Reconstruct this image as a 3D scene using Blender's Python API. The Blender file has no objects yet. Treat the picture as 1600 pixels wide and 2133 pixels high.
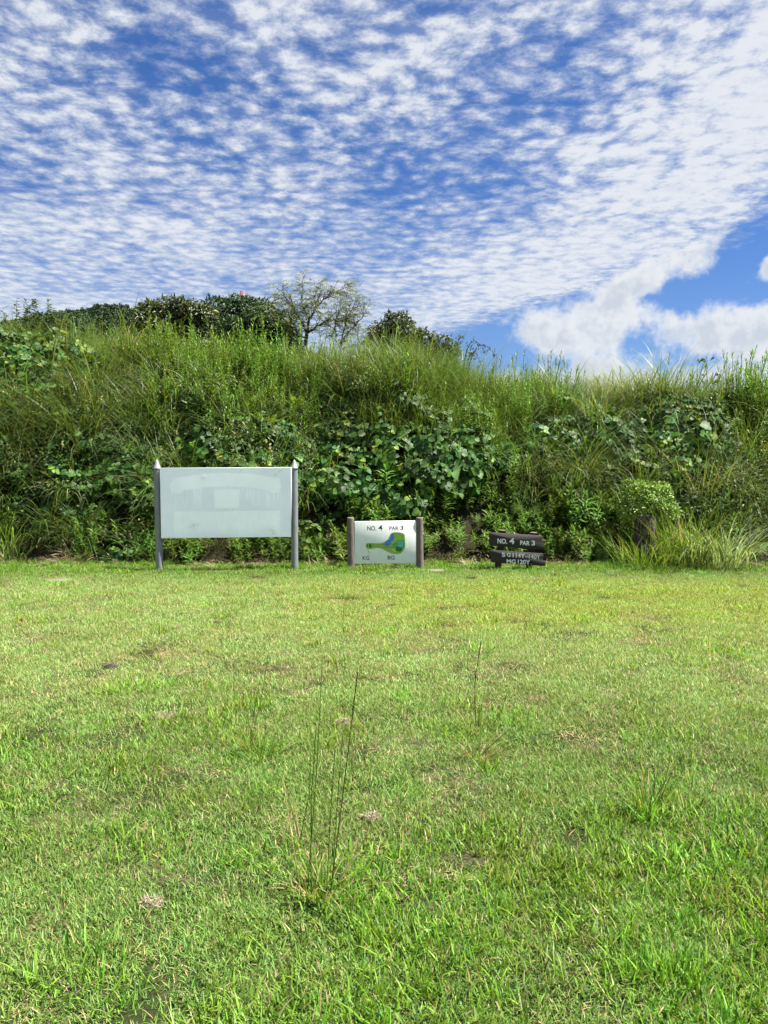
import bpy, math, random
import numpy as np
from mathutils import Vector

rng = np.random.default_rng(7)
random.seed(7)
R = math.radians
scene = bpy.context.scene
COL = scene.collection

# ------------------------------------------------------------------ camera, sky, sun, exposure
CAM_H = 1.6
FPX = 1602.0                     # focal length in photo pixels (1600 x 2133)
PITCH = math.atan((1066.5 - 957.0) / FPX)
SUN_EL, SUN_AZ = 62.0, 92.0      # azimuth from +Y (view direction) towards +X
EXPO = 2.0

cam_d = bpy.data.cameras.new('camera')
cam_d.sensor_fit = 'VERTICAL'
cam_d.sensor_height = 36.0
cam_d.lens = 36.0 * FPX / 2133.0
cam_d.clip_start = 0.05
cam_d.clip_end = 5000
cam = bpy.data.objects.new('camera', cam_d)
COL.objects.link(cam)
cam.location = (0, 0, CAM_H)
cam.rotation_euler = (math.pi / 2 - PITCH, 0, 0)
scene.camera = cam


class NT:
    """small expression helper over a node tree"""
    def __init__(self, tree):
        self.t = tree
    def n(self, typ, **kw):
        nd = self.t.nodes.new(typ)
        for k, v in kw.items():
            setattr(nd, k, v)
        return nd
    def inp(self, sock, v):
        if isinstance(v, bpy.types.NodeSocket):
            self.t.links.new(v, sock)
        else:
            sock.default_value = v
    def m(self, op, a, b=0.0, c=0.0, clamp=False):
        nd = self.n('ShaderNodeMath', operation=op, use_clamp=clamp)
        for i, v in enumerate((a, b, c)):
            self.inp(nd.inputs[i], v)
        return nd.outputs[0]
    def add(self, a, b): return self.m('ADD', a, b)
    def sub(self, a, b): return self.m('SUBTRACT', a, b)
    def mul(self, a, b): return self.m('MULTIPLY', a, b)
    def div(self, a, b): return self.m('DIVIDE', a, b)
    def mx(self, a, b): return self.m('MAXIMUM', a, b)
    def mn(self, a, b): return self.m('MINIMUM', a, b)
    def sstep(self, lo, hi, x):
        nd = self.n('ShaderNodeMapRange', interpolation_type='SMOOTHSTEP', clamp=True)
        self.inp(nd.inputs['Value'], x)
        self.inp(nd.inputs['From Min'], lo)
        self.inp(nd.inputs['From Max'], hi)
        return nd.outputs['Result']
    def lin(self, lo, hi, a, b, x):
        nd = self.n('ShaderNodeMapRange', clamp=True)
        for k, v in (('Value', x), ('From Min', lo), ('From Max', hi), ('To Min', a), ('To Max', b)):
            self.inp(nd.inputs[k], v)
        return nd.outputs['Result']
    def vec(self, x, y, z=0.0):
        nd = self.n('ShaderNodeCombineXYZ')
        for i, v in enumerate((x, y, z)):
            self.inp(nd.inputs[i], v)
        return nd.outputs[0]
    def noise(self, vec, scale, detail=3.0, rough=0.5, dist=0.0, color=False, dim='3D'):
        nd = self.n('ShaderNodeTexNoise', noise_dimensions=dim)
        if vec is not None:
            self.inp(nd.inputs['Vector'], vec)
        nd.inputs['Scale'].default_value = scale
        nd.inputs['Detail'].default_value = detail
        nd.inputs['Roughness'].default_value = rough
        nd.inputs['Distortion'].default_value = dist
        return nd.outputs['Color' if color else 'Fac']
    def mix(self, f, a, b):
        nd = self.n('ShaderNodeMix', data_type='RGBA')
        self.inp(nd.inputs[0], f)
        self.inp(nd.inputs[6], a if isinstance(a, bpy.types.NodeSocket) else (*a, 1))
        self.inp(nd.inputs[7], b if isinstance(b, bpy.types.NodeSocket) else (*b, 1))
        return nd.outputs[2]
    def mulc(self, a, b):
        nd = self.n('ShaderNodeMix', data_type='RGBA', blend_type='MULTIPLY')
        nd.inputs[0].default_value = 1.0
        self.inp(nd.inputs[6], a if isinstance(a, bpy.types.NodeSocket) else (*a, 1))
        self.inp(nd.inputs[7], b if isinstance(b, bpy.types.NodeSocket) else (*b, 1))
        return nd.outputs[2]


def build_world():
    w = bpy.data.worlds.new('World')
    scene.world = w
    w.use_nodes = True
    t = w.node_tree
    t.nodes.clear()
    N = NT(t)
    STR = 0.07
    K = 2 ** (-EXPO) / STR           # display-linear -> background colour
    sky = N.n('ShaderNodeTexSky', sky_type='NISHITA')
    sky.sun_disc = False
    sky.sun_elevation = R(SUN_EL)
    sky.sun_rotation = R(SUN_AZ)
    sky.air_density = 1.0
    sky.dust_density = 0.3
    sky.ozone_density = 4.0
    tc = N.n('ShaderNodeTexCoord')
    sp = N.n('ShaderNodeSeparateXYZ')
    t.links.new(tc.outputs['Generated'], sp.inputs[0])
    x, y, z = sp.outputs
    zz = N.add(N.mx(z, 0.0), 0.035)
    u = N.div(x, zz)
    v = N.div(y, zz)
    P = N.vec(u, v, 0.0)
    # --- altocumulus sheet, drawn on a flat layer overhead
    warp = N.noise(P, 3.0, 1.0, 0.5, color=True, dim='2D')
    wv = N.n('ShaderNodeVectorMath', operation='MULTIPLY_ADD')
    t.links.new(warp, wv.inputs[0])
    wv.inputs[1].default_value = (0.07, 0.07, 0)
    t.links.new(P, wv.inputs[2])
    PW = wv.outputs[0]
    cells = N.n('ShaderNodeTexVoronoi', feature='F1', voronoi_dimensions='2D')
    t.links.new(PW, cells.inputs['Vector'])
    cells.inputs['Scale'].default_value = 13.0
    cell = N.sub(1.0, N.mul(cells.outputs['Distance'], 1.15))
    n1 = N.noise(PW, 14.5, 4.0, 0.68, dim='2D')
    n2 = N.noise(PW, 3.2, 2.0, 0.5, dim='2D')
    big = N.noise(P, 1.1, 1.0, 0.5, dim='2D')
    c = N.add(N.add(N.mul(cell, 0.23), N.mul(n1, 0.62)), N.mul(n2, 0.42))
    # coverage: denser towards +u, thin streak through the middle, edge of the sheet on the right
    def gau(cu, cv, ru, rv):
        a = N.div(N.sub(u, cu), ru)
        b = N.div(N.sub(v, cv), rv)
        return N.m('EXPONENT', N.mul(N.add(N.mul(a, a), N.mul(b, b)), -1.0))
    cov = N.mul(N.sub(big, 0.5), 0.30)
    cov = N.add(cov, N.mul(N.sstep(0.1, 1.0, N.add(u, N.mul(N.sub(v, 2.0), 0.14))), 0.24))
    cov = N.sub(cov, N.mul(gau(0.12, 2.55, 0.42, 0.42), 0.17))
    cov = N.sub(cov, N.mul(gau(-0.42, 1.72, 0.16, 0.45), 0.13))
    cov = N.add(cov, N.mul(N.sstep(-0.4, -1.6, u), 0.09))
    cov = N.add(cov, N.mul(N.sstep(3.0, 4.6, v), 0.06))
    edge = N.sub(N.mn(N.sub(1.52, N.mul(v, 0.04)), N.sub(1.33, N.mul(N.sub(v, 3.5), 0.58))), u)
    edge = N.add(edge, N.mul(N.sub(N.noise(P, 2.6, 3.0, 0.6, dim='2D'), 0.5), 0.42))
    inside = N.sstep(-0.10, 0.24, N.add(edge, N.mul(N.sub(n1, 0.5), 0.35)))
    th = N.sub(0.575, cov)
    soft = N.mul(N.sstep(0.42, 0.14, z), 0.20)
    dens = N.mul(N.sstep(N.sub(N.sub(th, 0.21), soft), N.add(N.add(th, 0.27), soft), c), inside)
    veil = N.mul(N.mul(N.sstep(0.30, 0.75, N.add(N.mul(n2, 0.7), N.add(cov, 0.12))), 0.52), inside)
    dens = N.mx(dens, veil)
    bright = N.mul(dens, N.add(0.55, N.mul(n1, 0.8)))
    cw = N.mix(bright, (0.36 * K, 0.46 * K, 0.68 * K), (0.82 * K, 0.855 * K, 0.91 * K))
    haze = N.sstep(0.30, 0.0, z)
    # deep blue of the photograph: sky texture with its saturation raised a little
    blue = N.mulc(sky.outputs[0], (0.195, 0.295, 0.455))
    col = N.mix(N.mul(dens, 0.96), blue, cw)
    # --- low cumulus beyond the edge of the sheet (directions a = x/y, e = z/y in the forward half)
    yy = N.mx(y, 0.05)
    a = N.div(x, yy)
    e = N.div(z, yy)
    Q = N.vec(a, e, 0.3)
    q1 = N.sub(N.noise(Q, 9.0, 5.0, 0.65, dim='2D'), 0.5)
    q2 = N.sub(N.noise(Q, 26.0, 3.0, 0.6, dim='2D'), 0.5)
    def pxa(px): return (px - 800) / FPX
    def pxe(py): return (957 - py) / FPX
    def ell(px, py, rx, ry, ang):
        ca, sa = math.cos(R(ang)), math.sin(R(ang))
        da = N.sub(a, pxa(px))
        de = N.sub(e, pxe(py))
        p = N.div(N.add(N.mul(da, ca), N.mul(de, sa)), rx / FPX)
        q = N.div(N.sub(N.mul(de, ca), N.mul(da, sa)), ry / FPX)
        return N.sub(1.0, N.m('SQRT', N.add(N.mul(p, p), N.mul(q, q))))
    f = ell(1310, 600, 225, 50, 27)
    f = N.mx(f, ell(1165, 700, 125, 62, 8))
    f = N.mx(f, ell(1255, 655, 120, 75, 20))
    f = N.mx(f, ell(1612, 566, 90, 30, 12))
    f = N.mx(f, ell(1590, 690, 300, 72, 13))
    # bank of cloud along the horizon, going on to both sides
    nb = N.noise(N.vec(a, 0.0, 0.0), 4.0, 1.0, 0.5, dim='2D')
    bank_top = N.add(N.add(0.100, N.mul(N.sstep(0.02, 0.16, a), 0.034)), N.mul(N.sub(nb, 0.5), 0.10))
    bank = N.div(N.sub(bank_top, e), 0.05)
    f = N.mx(f, N.mn(bank, 1.0))
    f = N.sub(N.add(f, N.add(N.mul(q1, 1.9), N.mul(q2, 0.9))), 0.10)
    fd = N.mul(N.sstep(-0.12, 0.48, f), N.sstep(0.05, 0.12, y))
    rim = N.sstep(0.05, 0.75, N.add(f, N.mul(q2, 0.9)))
    q1s = N.sub(N.noise(N.vec(N.add(a, 0.012), N.add(e, 0.018), 0.0), 9.0, 4.0, 0.65, dim='2D'), 0.5)
    lit = N.sub(q1, q1s)
    core = N.mul(rim, N.sstep(0.10, -0.12, N.sub(lit, N.mul(N.sstep(0.35, 0.9, f), 0.07))))
    ccol = N.mix(core, (0.86 * K, 0.885 * K, 0.91 * K), (0.64 * K, 0.69 * K, 0.76 * K))
    col = N.mix(N.mul(fd, 0.95), col, ccol)
    # pale air low on the horizon
    col = N.mix(N.mul(haze, 0.22), col, (0.62 * K, 0.73 * K, 0.88 * K))
    bg = N.n('ShaderNodeBackground')
    t.links.new(col, bg.inputs[0])
    bg.inputs[1].default_value = STR
    w.cycles.sampling_method = 'MANUAL'
    w.cycles.sample_map_resolution = 512
    out = N.n('ShaderNodeOutputWorld')
    t.links.new(bg.outputs[0], out.inputs[0])


build_world()

sun_d = bpy.data.lights.new('sun', 'SUN')
sun_d.energy = 4.6
sun_d.angle = R(0.53)
sun_d.color = (1.0, 0.955, 0.88)
sun = bpy.data.objects.new('sun', sun_d)
COL.objects.link(sun)
sdir = Vector((math.cos(R(SUN_EL)) * math.sin(R(SUN_AZ)), math.cos(R(SUN_EL)) * math.cos(R(SUN_AZ)), math.sin(R(SUN_EL))))
sun.rotation_euler = sdir.to_track_quat('Z', 'Y').to_euler()
sun.location = sdir * 50

vs = scene.view_settings
vs.view_transform = 'Standard'
vs.look = 'None'
vs.exposure = EXPO
vs.gamma = 1.0
vs.use_curve_mapping = False
scene.render.engine = 'CYCLES'
scene.cycles.adaptive_threshold = 0.015
scene.cycles.use_denoising = True
scene.cycles.max_bounces = 4
scene.cycles.diffuse_bounces = 2
scene.cycles.glossy_bounces = 1
scene.cycles.transmission_bounces = 2
scene.cycles.transparent_max_bounces = 2
scene.cycles.caustics_reflective = False
scene.cycles.caustics_refractive = False
scene.cycles.sample_clamp_indirect = 3.0


# ------------------------------------------------------------------ helpers
def PX(px, py, Y):
    """point at depth Y that the photo shows at pixel (px, py)"""
    a = (px - 800.0) / FPX
    b = (1066.5 - py) / FPX
    dy = math.cos(PITCH) + b * math.sin(PITCH)
    dz = -math.sin(PITCH) + b * math.cos(PITCH)
    t = Y / dy
    return Vector((a * t, Y, CAM_H + dz * t))


def PG(px, py, z=0.0):
    """point of the lawn seen at pixel (px, py)"""
    a = (px - 800.0) / FPX
    b = (1066.5 - py) / FPX
    dy = math.cos(PITCH) + b * math.sin(PITCH)
    dz = -math.sin(PITCH) + b * math.cos(PITCH)
    t = (z - CAM_H) / dz
    return Vector((a * t, dy * t, z))


def topx(x, y, z):
    """arrays of world points -> photo pixels"""
    zc = z - CAM_H
    d = y * math.cos(PITCH) - zc * math.sin(PITCH)
    up = y * math.sin(PITCH) + zc * math.cos(PITCH)
    return 800 + FPX * x / d, 1066.5 - FPX * up / d


def vnoise(x, y, seed=0):
    """smooth value noise in [0,1], arrays"""
    x = np.asarray(x, float); y = np.asarray(y, float)
    xi = np.floor(x).astype(np.int64); yi = np.floor(y).astype(np.int64)
    xf = x - xi; yf = y - yi
    def h(a, b):
        n = (a * 374761393 + b * 668265263 + seed * 974711) & 0xffffffff
        n = ((n ^ (n >> 13)) * 1274126177) & 0xffffffff
        return ((n ^ (n >> 16)) & 0xffff) / 65535.0
    sx = xf * xf * (3 - 2 * xf); sy = yf * yf * (3 - 2 * yf)
    a = h(xi, yi) * (1 - sx) + h(xi + 1, yi) * sx
    b = h(xi, yi + 1) * (1 - sx) + h(xi + 1, yi + 1) * sx
    return a * (1 - sy) + b * sy


def fbm(x, y, seed=0, o=3):
    s = 0; a = 1; t = 0
    for i in range(o):
        s = s + a * vnoise(np.asarray(x) * 2 ** i, np.asarray(y) * 2 ** i, seed + i * 17)
        t += a; a *= 0.5
    return s / t


class MB:
    """collects vertices, faces and vertex colours for ONE mesh"""
    def __init__(self):
        self.v = []; self.q = []; self.t = []; self.c = []; self.n = 0
    def addq(self, v, q, c):
        v = np.asarray(v, float).reshape(-1, 3)
        c = np.asarray(c, float)
        if c.ndim == 1:
            c = np.tile(c[:3], (len(v), 1))
        self.v.append(v); self.c.append(c[:, :3])
        q = np.asarray(q, np.int64)
        (self.q if q.shape[1] == 4 else self.t).append(q + self.n)
        self.n += len(v)
    def mesh(self, name, mat, smooth=False):
        me = bpy.data.meshes.new(name)
        v = np.concatenate(self.v)
        c = np.concatenate(self.c)
        qs = np.concatenate(self.q) if self.q else np.zeros((0, 4), np.int64)
        ts = np.concatenate(self.t) if self.t else np.zeros((0, 3), np.int64)
        loops = np.concatenate([qs.ravel(), ts.ravel()])
        me.vertices.add(len(v)); me.vertices.foreach_set('co', v.ravel().astype(np.float32))
        me.loops.add(len(loops)); me.loops.foreach_set('vertex_index', loops.astype(np.int32))
        starts = np.concatenate([np.arange(len(qs)) * 4, len(qs) * 4 + np.arange(len(ts)) * 3])
        me.polygons.add(len(starts)); me.polygons.foreach_set('loop_start', starts.astype(np.int32))
        me.update(calc_edges=True)
        at = me.color_attributes.new('col', 'FLOAT_COLOR', 'POINT')
        at.data.foreach_set('color', np.concatenate([c, np.ones((len(c), 1))], 1).ravel().astype(np.float32))
        if smooth:
            me.polygons.foreach_set('use_smooth', np.ones(len(starts), bool))
        if mat:
            me.materials.append(mat)
        me.validate()
        return me
    def obj(self, name, mat, parent=None, smooth=False, link=True):
        o = bpy.data.objects.new(name, self.mesh(name, mat, smooth))
        if link:
            COL.objects.link(o)
        if parent:
            o.parent = parent
            if name in ('blades', 'leaves', 'foliage', 'straw', 'seed_head'):
                o['kind'] = 'stuff'
        return o


def tag(o, label, cat=None, group=None, kind=None):
    if label: o['label'] = label
    if cat: o['category'] = cat
    if group: o['group'] = group
    if kind: o['kind'] = kind
    return o


def empty(name, loc, label, cat, group=None, rz=0.0):
    o = bpy.data.objects.new(name, None)
    COL.objects.link(o)
    o.location = loc
    o.rotation_euler = (0, 0, rz)
    o.empty_display_size = 0.1
    return tag(o, label, cat, group)


def copy_tree(o, parent=None):
    c = o.copy()
    COL.objects.link(c)
    c.parent = parent
    for ch in o.children:
        copy_tree(ch, c)
    return c


def lerp(a, b, f):
    return np.asarray(a) + (np.asarray(b) - np.asarray(a)) * f


def ribbons(mb, base, az, length, width, lean, droop, col, segs=5, twist=None, tipcol=None, wprof=1.0):
    """many grass blades at once; arrays of n"""
    n = len(az)
    base = np.asarray(base, float)
    s = np.linspace(0, 1, segs + 1)
    th = lean[:, None] + droop[:, None] * s[None, :] ** 1.4
    ds = (length / segs)[:, None]
    r = np.concatenate([np.zeros((n, 1)), np.cumsum(np.sin((th[:, 1:] + th[:, :-1]) / 2) * ds, 1)], 1)
    z = np.concatenate([np.zeros((n, 1)), np.cumsum(np.cos((th[:, 1:] + th[:, :-1]) / 2) * ds, 1)], 1)
    dx, dy = np.cos(az)[:, None], np.sin(az)[:, None]
    cx = base[:, 0:1] + r * dx; cy = base[:, 1:2] + r * dy; cz = base[:, 2:3] + z
    if twist is None:
        twist = rng.uniform(-0.6, 0.6, n)
    sx = -np.sin(az + twist)[:, None]; sy = np.cos(az + twist)[:, None]
    w = (width / 2)[:, None] * (np.clip(1.0 - s ** 2.2, 0.03, 1) * (0.55 + 0.45 * np.minimum(1, s * 4)) ** wprof)[None, :]
    L = np.stack([cx - sx * w, cy - sy * w, cz], -1)
    Rr = np.stack([cx + sx * w, cy + sy * w, cz], -1)
    v = np.stack([L, Rr], 2).reshape(n, -1, 3)
    k = 2 * (segs + 1)
    i = np.arange(segs)
    q = np.stack([2 * i, 2 * i + 1, 2 * i + 3, 2 * i + 2], 1)
    qs = (q[None] + (np.arange(n) * k)[:, None, None]).reshape(-1, 4)
    c = np.repeat(np.asarray(col, float)[:, None, :], k, 1)
    if tipcol is not None:
        f = np.repeat(s, 2)[None, :, None] ** 2
        c = c * (1 - f) + np.asarray(tipcol)[:, None, :] * f
    mb.addq(v.reshape(-1, 3), qs, c.reshape(-1, 3))


def leaves(mb, pos, dirv, nrm, length, width, col, fold=0.25, curl=0.25):
    """many simple pointed leaves: 6 verts, 4 faces each, folded at the midrib"""
    n = len(length)
    d = np.asarray(dirv, float); d /= np.linalg.norm(d, axis=1, keepdims=True) + 1e-9
    nn = np.asarray(nrm, float)
    sd = np.cross(d, nn); sd /= np.linalg.norm(sd, axis=1, keepdims=True) + 1e-9
    nn = np.cross(sd, d)
    L = length[:, None]; W = width[:, None]
    p0 = np.asarray(pos, float)
    pm = p0 + d * L * 0.5
    pt = p0 + d * L - nn * L * curl
    a = p0 + d * L * 0.38 + sd * W * 0.5 + nn * W * fold
    b = p0 + d * L * 0.38 - sd * W * 0.5 + nn * W * fold
    a2 = p0 + d * L * 0.75 + sd * W * 0.3 + nn * (W * fold * .6 - L * curl * .5)
    b2 = p0 + d * L * 0.75 - sd * W * 0.3 + nn * (W * fold * .6 - L * curl * .5)
    v = np.stack([p0, a, a2, pt, b2, b, pm], 1)
    f = np.array([[0, 6, 2, 1], [6, 3, 2, 2], [0, 5, 4, 6], [6, 4, 3, 3]])
    q4 = np.array([[0, 6, 2, 1], [0, 5, 4, 6]])
    t3 = np.array([[6, 3, 2], [6, 4, 3]])
    base = (np.arange(n) * 7)[:, None, None]
    c = np.repeat(np.asarray(col, float)[:, None, :], 7, 1).reshape(-1, 3)
    m0 = mb.n
    mb.v.append(v.reshape(-1, 3)); mb.c.append(c); mb.n += n * 7
    mb.q.append((q4[None] + base).reshape(-1, 4) + m0)
    mb.t.append((t3[None] + base).reshape(-1, 3) + m0)


KUD = np.array([[0, 0], [.30, -.02], [.52, .18], [.46, .40], [.50, .58], [.30, .72], [.16, .90], [0, 1.0]])


def broad(mb, pos, d, nrm, size, col, shape=KUD, cup=0.18):
    """one broad lobed leaflet, two halves folded at the midrib"""
    d = Vector(d).normalized(); nn = Vector(nrm)
    sd = d.cross(nn).normalized(); nn = sd.cross(d)
    vs_, fs = [], []
    mid = [(0, y) for y in (0, .35, .7, 1.0)]
    for (x, y) in mid:
        vs_.append(Vector(pos) + d * y * size - nn * size * cup * y * y)
    for s in (1, -1):
        for (x, y) in shape[1:-1]:
            vs_.append(Vector(pos) + d * y * size + sd * x * s * size + nn * size * (0.22 * x * x * 2 - cup * y * y))
    A = [4 + i for i in range(6)]
    B = [10 + i for i in range(6)]
    tri = [(0, 1, A[0]), (A[0], 1, A[1]), (A[1], 1, A[2]), (A[2], 1, 2), (A[2], 2, A[3]), (A[3], 2, A[4]), (A[4], 2, A[5]), (A[5], 2, 3)]
    trb = [(0, B[0], 1), (B[0], B[1], 1), (B[1], B[2], 1), (B[2], 2, 1), (B[2], B[3], 2), (B[3], B[4], 2), (B[4], B[5], 2), (B[5], 3, 2)]
    mb.addq([tuple(v) for v in vs_], tri + trb, col)


def tube(mb, pts, rad, col, sides=6, cap=False):
    pts = [Vector(p) for p in pts]
    n = len(pts)
    ref = Vector((0.3, 0.9, 0.2))
    vv = []
    for i, p in enumerate(pts):
        tdir = (pts[min(i + 1, n - 1)] - pts[max(i - 1, 0)])
        if tdir.length < 1e-9:
            tdir = Vector((0, 0, 1))
        tdir.normalize()
        a = tdir.cross(ref)
        if a.length < 0.05:
            a = tdir.cross(Vector((1, 0, 0)))
        a.normalize(); b = tdir.cross(a)
        r = rad[i] if hasattr(rad, '__len__') else rad
        for k in range(sides):
            an = 2 * math.pi * k / sides
            vv.append(tuple(p + (a * math.cos(an) + b * math.sin(an)) * r))
    q = []
    for i in range(n - 1):
        for k in range(sides):
            k2 = (k + 1) % sides
            q.append((i * sides + k, i * sides + k2, (i + 1) * sides + k2, (i + 1) * sides + k))
    mb.addq(vv, q, col)
    if cap:
        m0 = len(vv)
        top = [vv[(n - 1) * sides + k] for k in range(sides)] + [tuple(pts[-1])]
        mb.addq(top, [(k, (k + 1) % sides, sides) for k in range(sides)], col)


# ------------------------------------------------------------------ materials
def leafmat(name, transl=0.35, rough=0.42, spec=0.35, inst=False, var=0.35, hue=0.03, gain=1.0, macro=None, tr_tint=(1.15, 1.1, 0.45)):
    m = bpy.data.materials.new(name)
    m.use_nodes = True
    t = m.node_tree
    t.nodes.clear()
    N = NT(t)
    at = N.n('ShaderNodeAttribute', attribute_name='col')
    col = at.outputs['Color']
    geo = N.n('ShaderNodeNewGeometry')
    oi = N.n('ShaderNodeObjectInfo')
    hs = N.n('ShaderNodeHueSaturation')
    n = N.noise(geo.outputs['Position'], 1.3, 3.0, 0.55)
    r = oi.outputs['Random']
    t.links.new(N.add(0.5, N.add(N.mul(N.sub(r, 0.5), hue), N.mul(N.sub(n, 0.5), hue))), hs.inputs['Hue'])
    t.links.new(N.mul(gain, N.add(1.0, N.add(N.mul(N.sub(n, 0.5), var * 1.2), N.mul(N.sub(r, 0.5), var)))), hs.inputs['Value'])
    t.links.new(col, hs.inputs['Color'])
    col = hs.outputs[0]
    if macro:
        col = macro(N, geo, col)
    pr = N.n('ShaderNodeBsdfPrincipled')
    t.links.new(col, pr.inputs['Base Color'])
    pr.inputs['Roughness'].default_value = rough
    pr.inputs['Specular IOR Level'].default_value = spec
    tr = N.n('ShaderNodeBsdfTranslucent')
    t.links.new(N.mulc(col, tr_tint), tr.inputs[0])
    mx = N.n('ShaderNodeMixShader')
    mx.inputs[0].default_value = transl
    t.links.new(pr.outputs[0], mx.inputs[1]); t.links.new(tr.outputs[0], mx.inputs[2])
    out = N.n('ShaderNodeOutputMaterial')
    t.links.new(mx.outputs[0], out.inputs[0])
    return m


def solid(name, colfn, rough=0.8, spec=0.3, metal=0.0, bump=None):
    m = bpy.data.materials.new(name)
    m.use_nodes = True
    t = m.node_tree
    N = NT(t)
    pr = t.nodes['Principled BSDF']
    pr.inputs['Roughness'].default_value = rough
    pr.inputs['Specular IOR Level'].default_value = spec
    pr.inputs['Metallic'].default_value = metal
    c = colfn(N) if callable(colfn) else colfn
    if isinstance(c, tuple):
        pr.inputs['Base Color'].default_value = (*c, 1)
    else:
        t.links.new(c, pr.inputs['Base Color'])
    if bump:
        h, st, dist = bump(N)
        b = N.n('ShaderNodeBump')
        b.inputs['Strength'].default_value = st
        b.inputs['Distance'].default_value = dist
        t.links.new(h, b.inputs['Height'])
        t.links.new(b.outputs[0], pr.inputs['Normal'])
    return m


def opos(N, sx=1, sy=1, sz=1):
    tc = N.n('ShaderNodeTexCoord')
    mp = N.n('ShaderNodeMapping')
    mp.inputs['Scale'].default_value = (sx, sy, sz)
    N.t.links.new(tc.outputs['Object'], mp.inputs['Vector'])
    return mp.outputs[0]


def vcol(N):
    return N.n('ShaderNodeAttribute', attribute_name='col').outputs['Color']


def lawn_macro(N, geo, col):
    """dry yellow bands and green patches of the turf itself"""
    sp = N.n('ShaderNodeSeparateXYZ')
    N.t.links.new(geo.outputs['Position'], sp.inputs[0])
    x, y, z = sp.outputs
    n = N.noise(geo.outputs['Position'], 0.45, 3.0, 0.6)
    n2 = N.noise(geo.outputs['Position'], 1.6, 3.0, 0.6)
    # far third is drier, with a yellow patch right of the middle
    dry = N.mul(N.sstep(3.4, 6.2, N.add(y, N.mul(N.sub(n, 0.5), 4.0))), 1.0)
    yel = N.mul(N.mul(N.sstep(6.2, 8.0, y), N.sstep(10.6, 9.4, y)), N.sstep(-2.2, 0.8, N.add(x, N.mul(N.sub(n2, 0.5), 2.0))))
    edge = N.sstep(9.6, 10.8, N.add(y, N.mul(N.sub(n2, 0.5), 0.8)))
    dryc = N.mul(N.mul(dry, N.add(0.35, N.mul(n2, 0.9))), N.sub(1.0, edge))
    c1 = N.mulc(col, (1.70, 1.40, 2.1))
    c = N.mix(dryc, col, c1)
    c2 = N.mulc(col, (1.75, 1.36, 0.85))
    c = N.mix(N.mul(yel, N.add(0.1, N.mul(n2, 0.9))), c, c2)
    return c


M = {}
M['lawn'] = leafmat('lawn_blade', 0.34, 0.48, 0.22, var=0.30, hue=0.035, macro=lawn_macro)
M['grass'] = leafmat('grass_blade', 0.38, 0.45, 0.30, var=0.5, hue=0.05, gain=0.64)
M['grass_bright'] = leafmat('bright_grass_blade', 0.40, 0.60, 0.15, var=0.35, hue=0.04)
M['broad'] = leafmat('broad_leaf', 0.32, 0.55, 0.25, var=0.5, hue=0.04, gain=0.70)
M['herb'] = leafmat('herb_leaf', 0.38, 0.45, 0.30, var=0.45, hue=0.05, gain=0.82)
M['tree'] = leafmat('tree_leaf', 0.25, 0.45, 0.30, var=0.35, hue=0.03)
M['dry'] = leafmat('dry_leaf', 0.15, 0.7, 0.15, var=0.5, hue=0.03, tr_tint=(1, .9, .7))
M['far'] = leafmat('far_foliage', 0.1, 0.7, 0.1, var=0.35, hue=0.03)
M['bark'] = solid('bark', lambda N: N.mix(N.noise(opos(N, 8, 8, 3), 3, 4, .6), (0.020, 0.017, 0.014), (0.075, 0.062, 0.05)), 0.9, 0.1,
                  bump=lambda N: (N.noise(opos(N, 10, 10, 2), 4, 4, .6), 0.6, 0.02))


def ground_col(N):
    geo = N.n('ShaderNodeNewGeometry')
    p = geo.outputs['Position']
    n = N.noise(p, 2.2, 4, .65)
    f = N.noise(p, 60, 4, .7)
    thatch = N.mix(f, (0.035, 0.028, 0.016), (0.15, 0.12, 0.07))
    green = N.mix(f, (0.010, 0.014, 0.006), (0.035, 0.045, 0.015))
    return N.mix(N.sstep(0.42, 0.66, n), green, thatch)


M['ground'] = solid('turf_soil', ground_col, 0.95, 0.05, bump=lambda N: (N.noise(opos(N), 45, 4, .7), 0.8, 0.02))


def bank_col(N):
    geo = N.n('ShaderNodeNewGeometry')
    n = N.noise(geo.outputs['Position'], 9, 4, .7)
    return N.mix(n, (0.010, 0.012, 0.006), (0.045, 0.040, 0.020))


M['bank'] = solid('bank_soil', bank_col, 0.95, 0.05, bump=lambda N: (N.noise(opos(N), 12, 5, .7), 1.0, 0.08))
M['galv'] = solid('galvanised_steel', lambda N: N.mix(N.noise(opos(N, 6, 6, 1.5), 5, 5, .65), (0.14, 0.15, 0.16), (0.32, 0.335, 0.345)), 0.55, 0.5, 0.35,
                  bump=lambda N: (N.noise(opos(N), 60, 3, .6), 0.15, 0.004))
M['board'] = solid('painted_board', vcol, 0.42, 0.4)
M['board_edge'] = solid('board_edge', (0.62, 0.64, 0.62), 0.5, 0.4)
M['board_white'] = solid('white_panel', lambda N: N.mix(N.sstep(.45, .8, N.noise(opos(N, 3, 3, 1.5), 4, 5, .6)), (0.87, 0.89, 0.87), (0.79, 0.82, 0.80)), 0.4, 0.4)
M['ink'] = solid('black_print', lambda N: N.mix(N.noise(opos(N), 40, 3, .6), (0.012, 0.013, 0.015), (0.03, 0.03, 0.032)), 0.5, 0.3)
M['white_letter'] = solid('white_letter', lambda N: N.mix(N.sstep(.50, .75, N.noise(opos(N), 30, 4, .65)), (0.78, 0.79, 0.77), (0.40, 0.40, 0.38)), 0.6, 0.3)
M['wood_dark'] = solid('dark_wood', lambda N: N.mix(N.noise(opos(N, 2.0, 2.0, 26), 3, 5, .65), (0.014, 0.012, 0.012), (0.065, 0.055, 0.052)), 0.75, 0.25,
                       bump=lambda N: (N.noise(opos(N, 2.0, 2.0, 40), 3, 4, .6), 0.5, 0.006))
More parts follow.
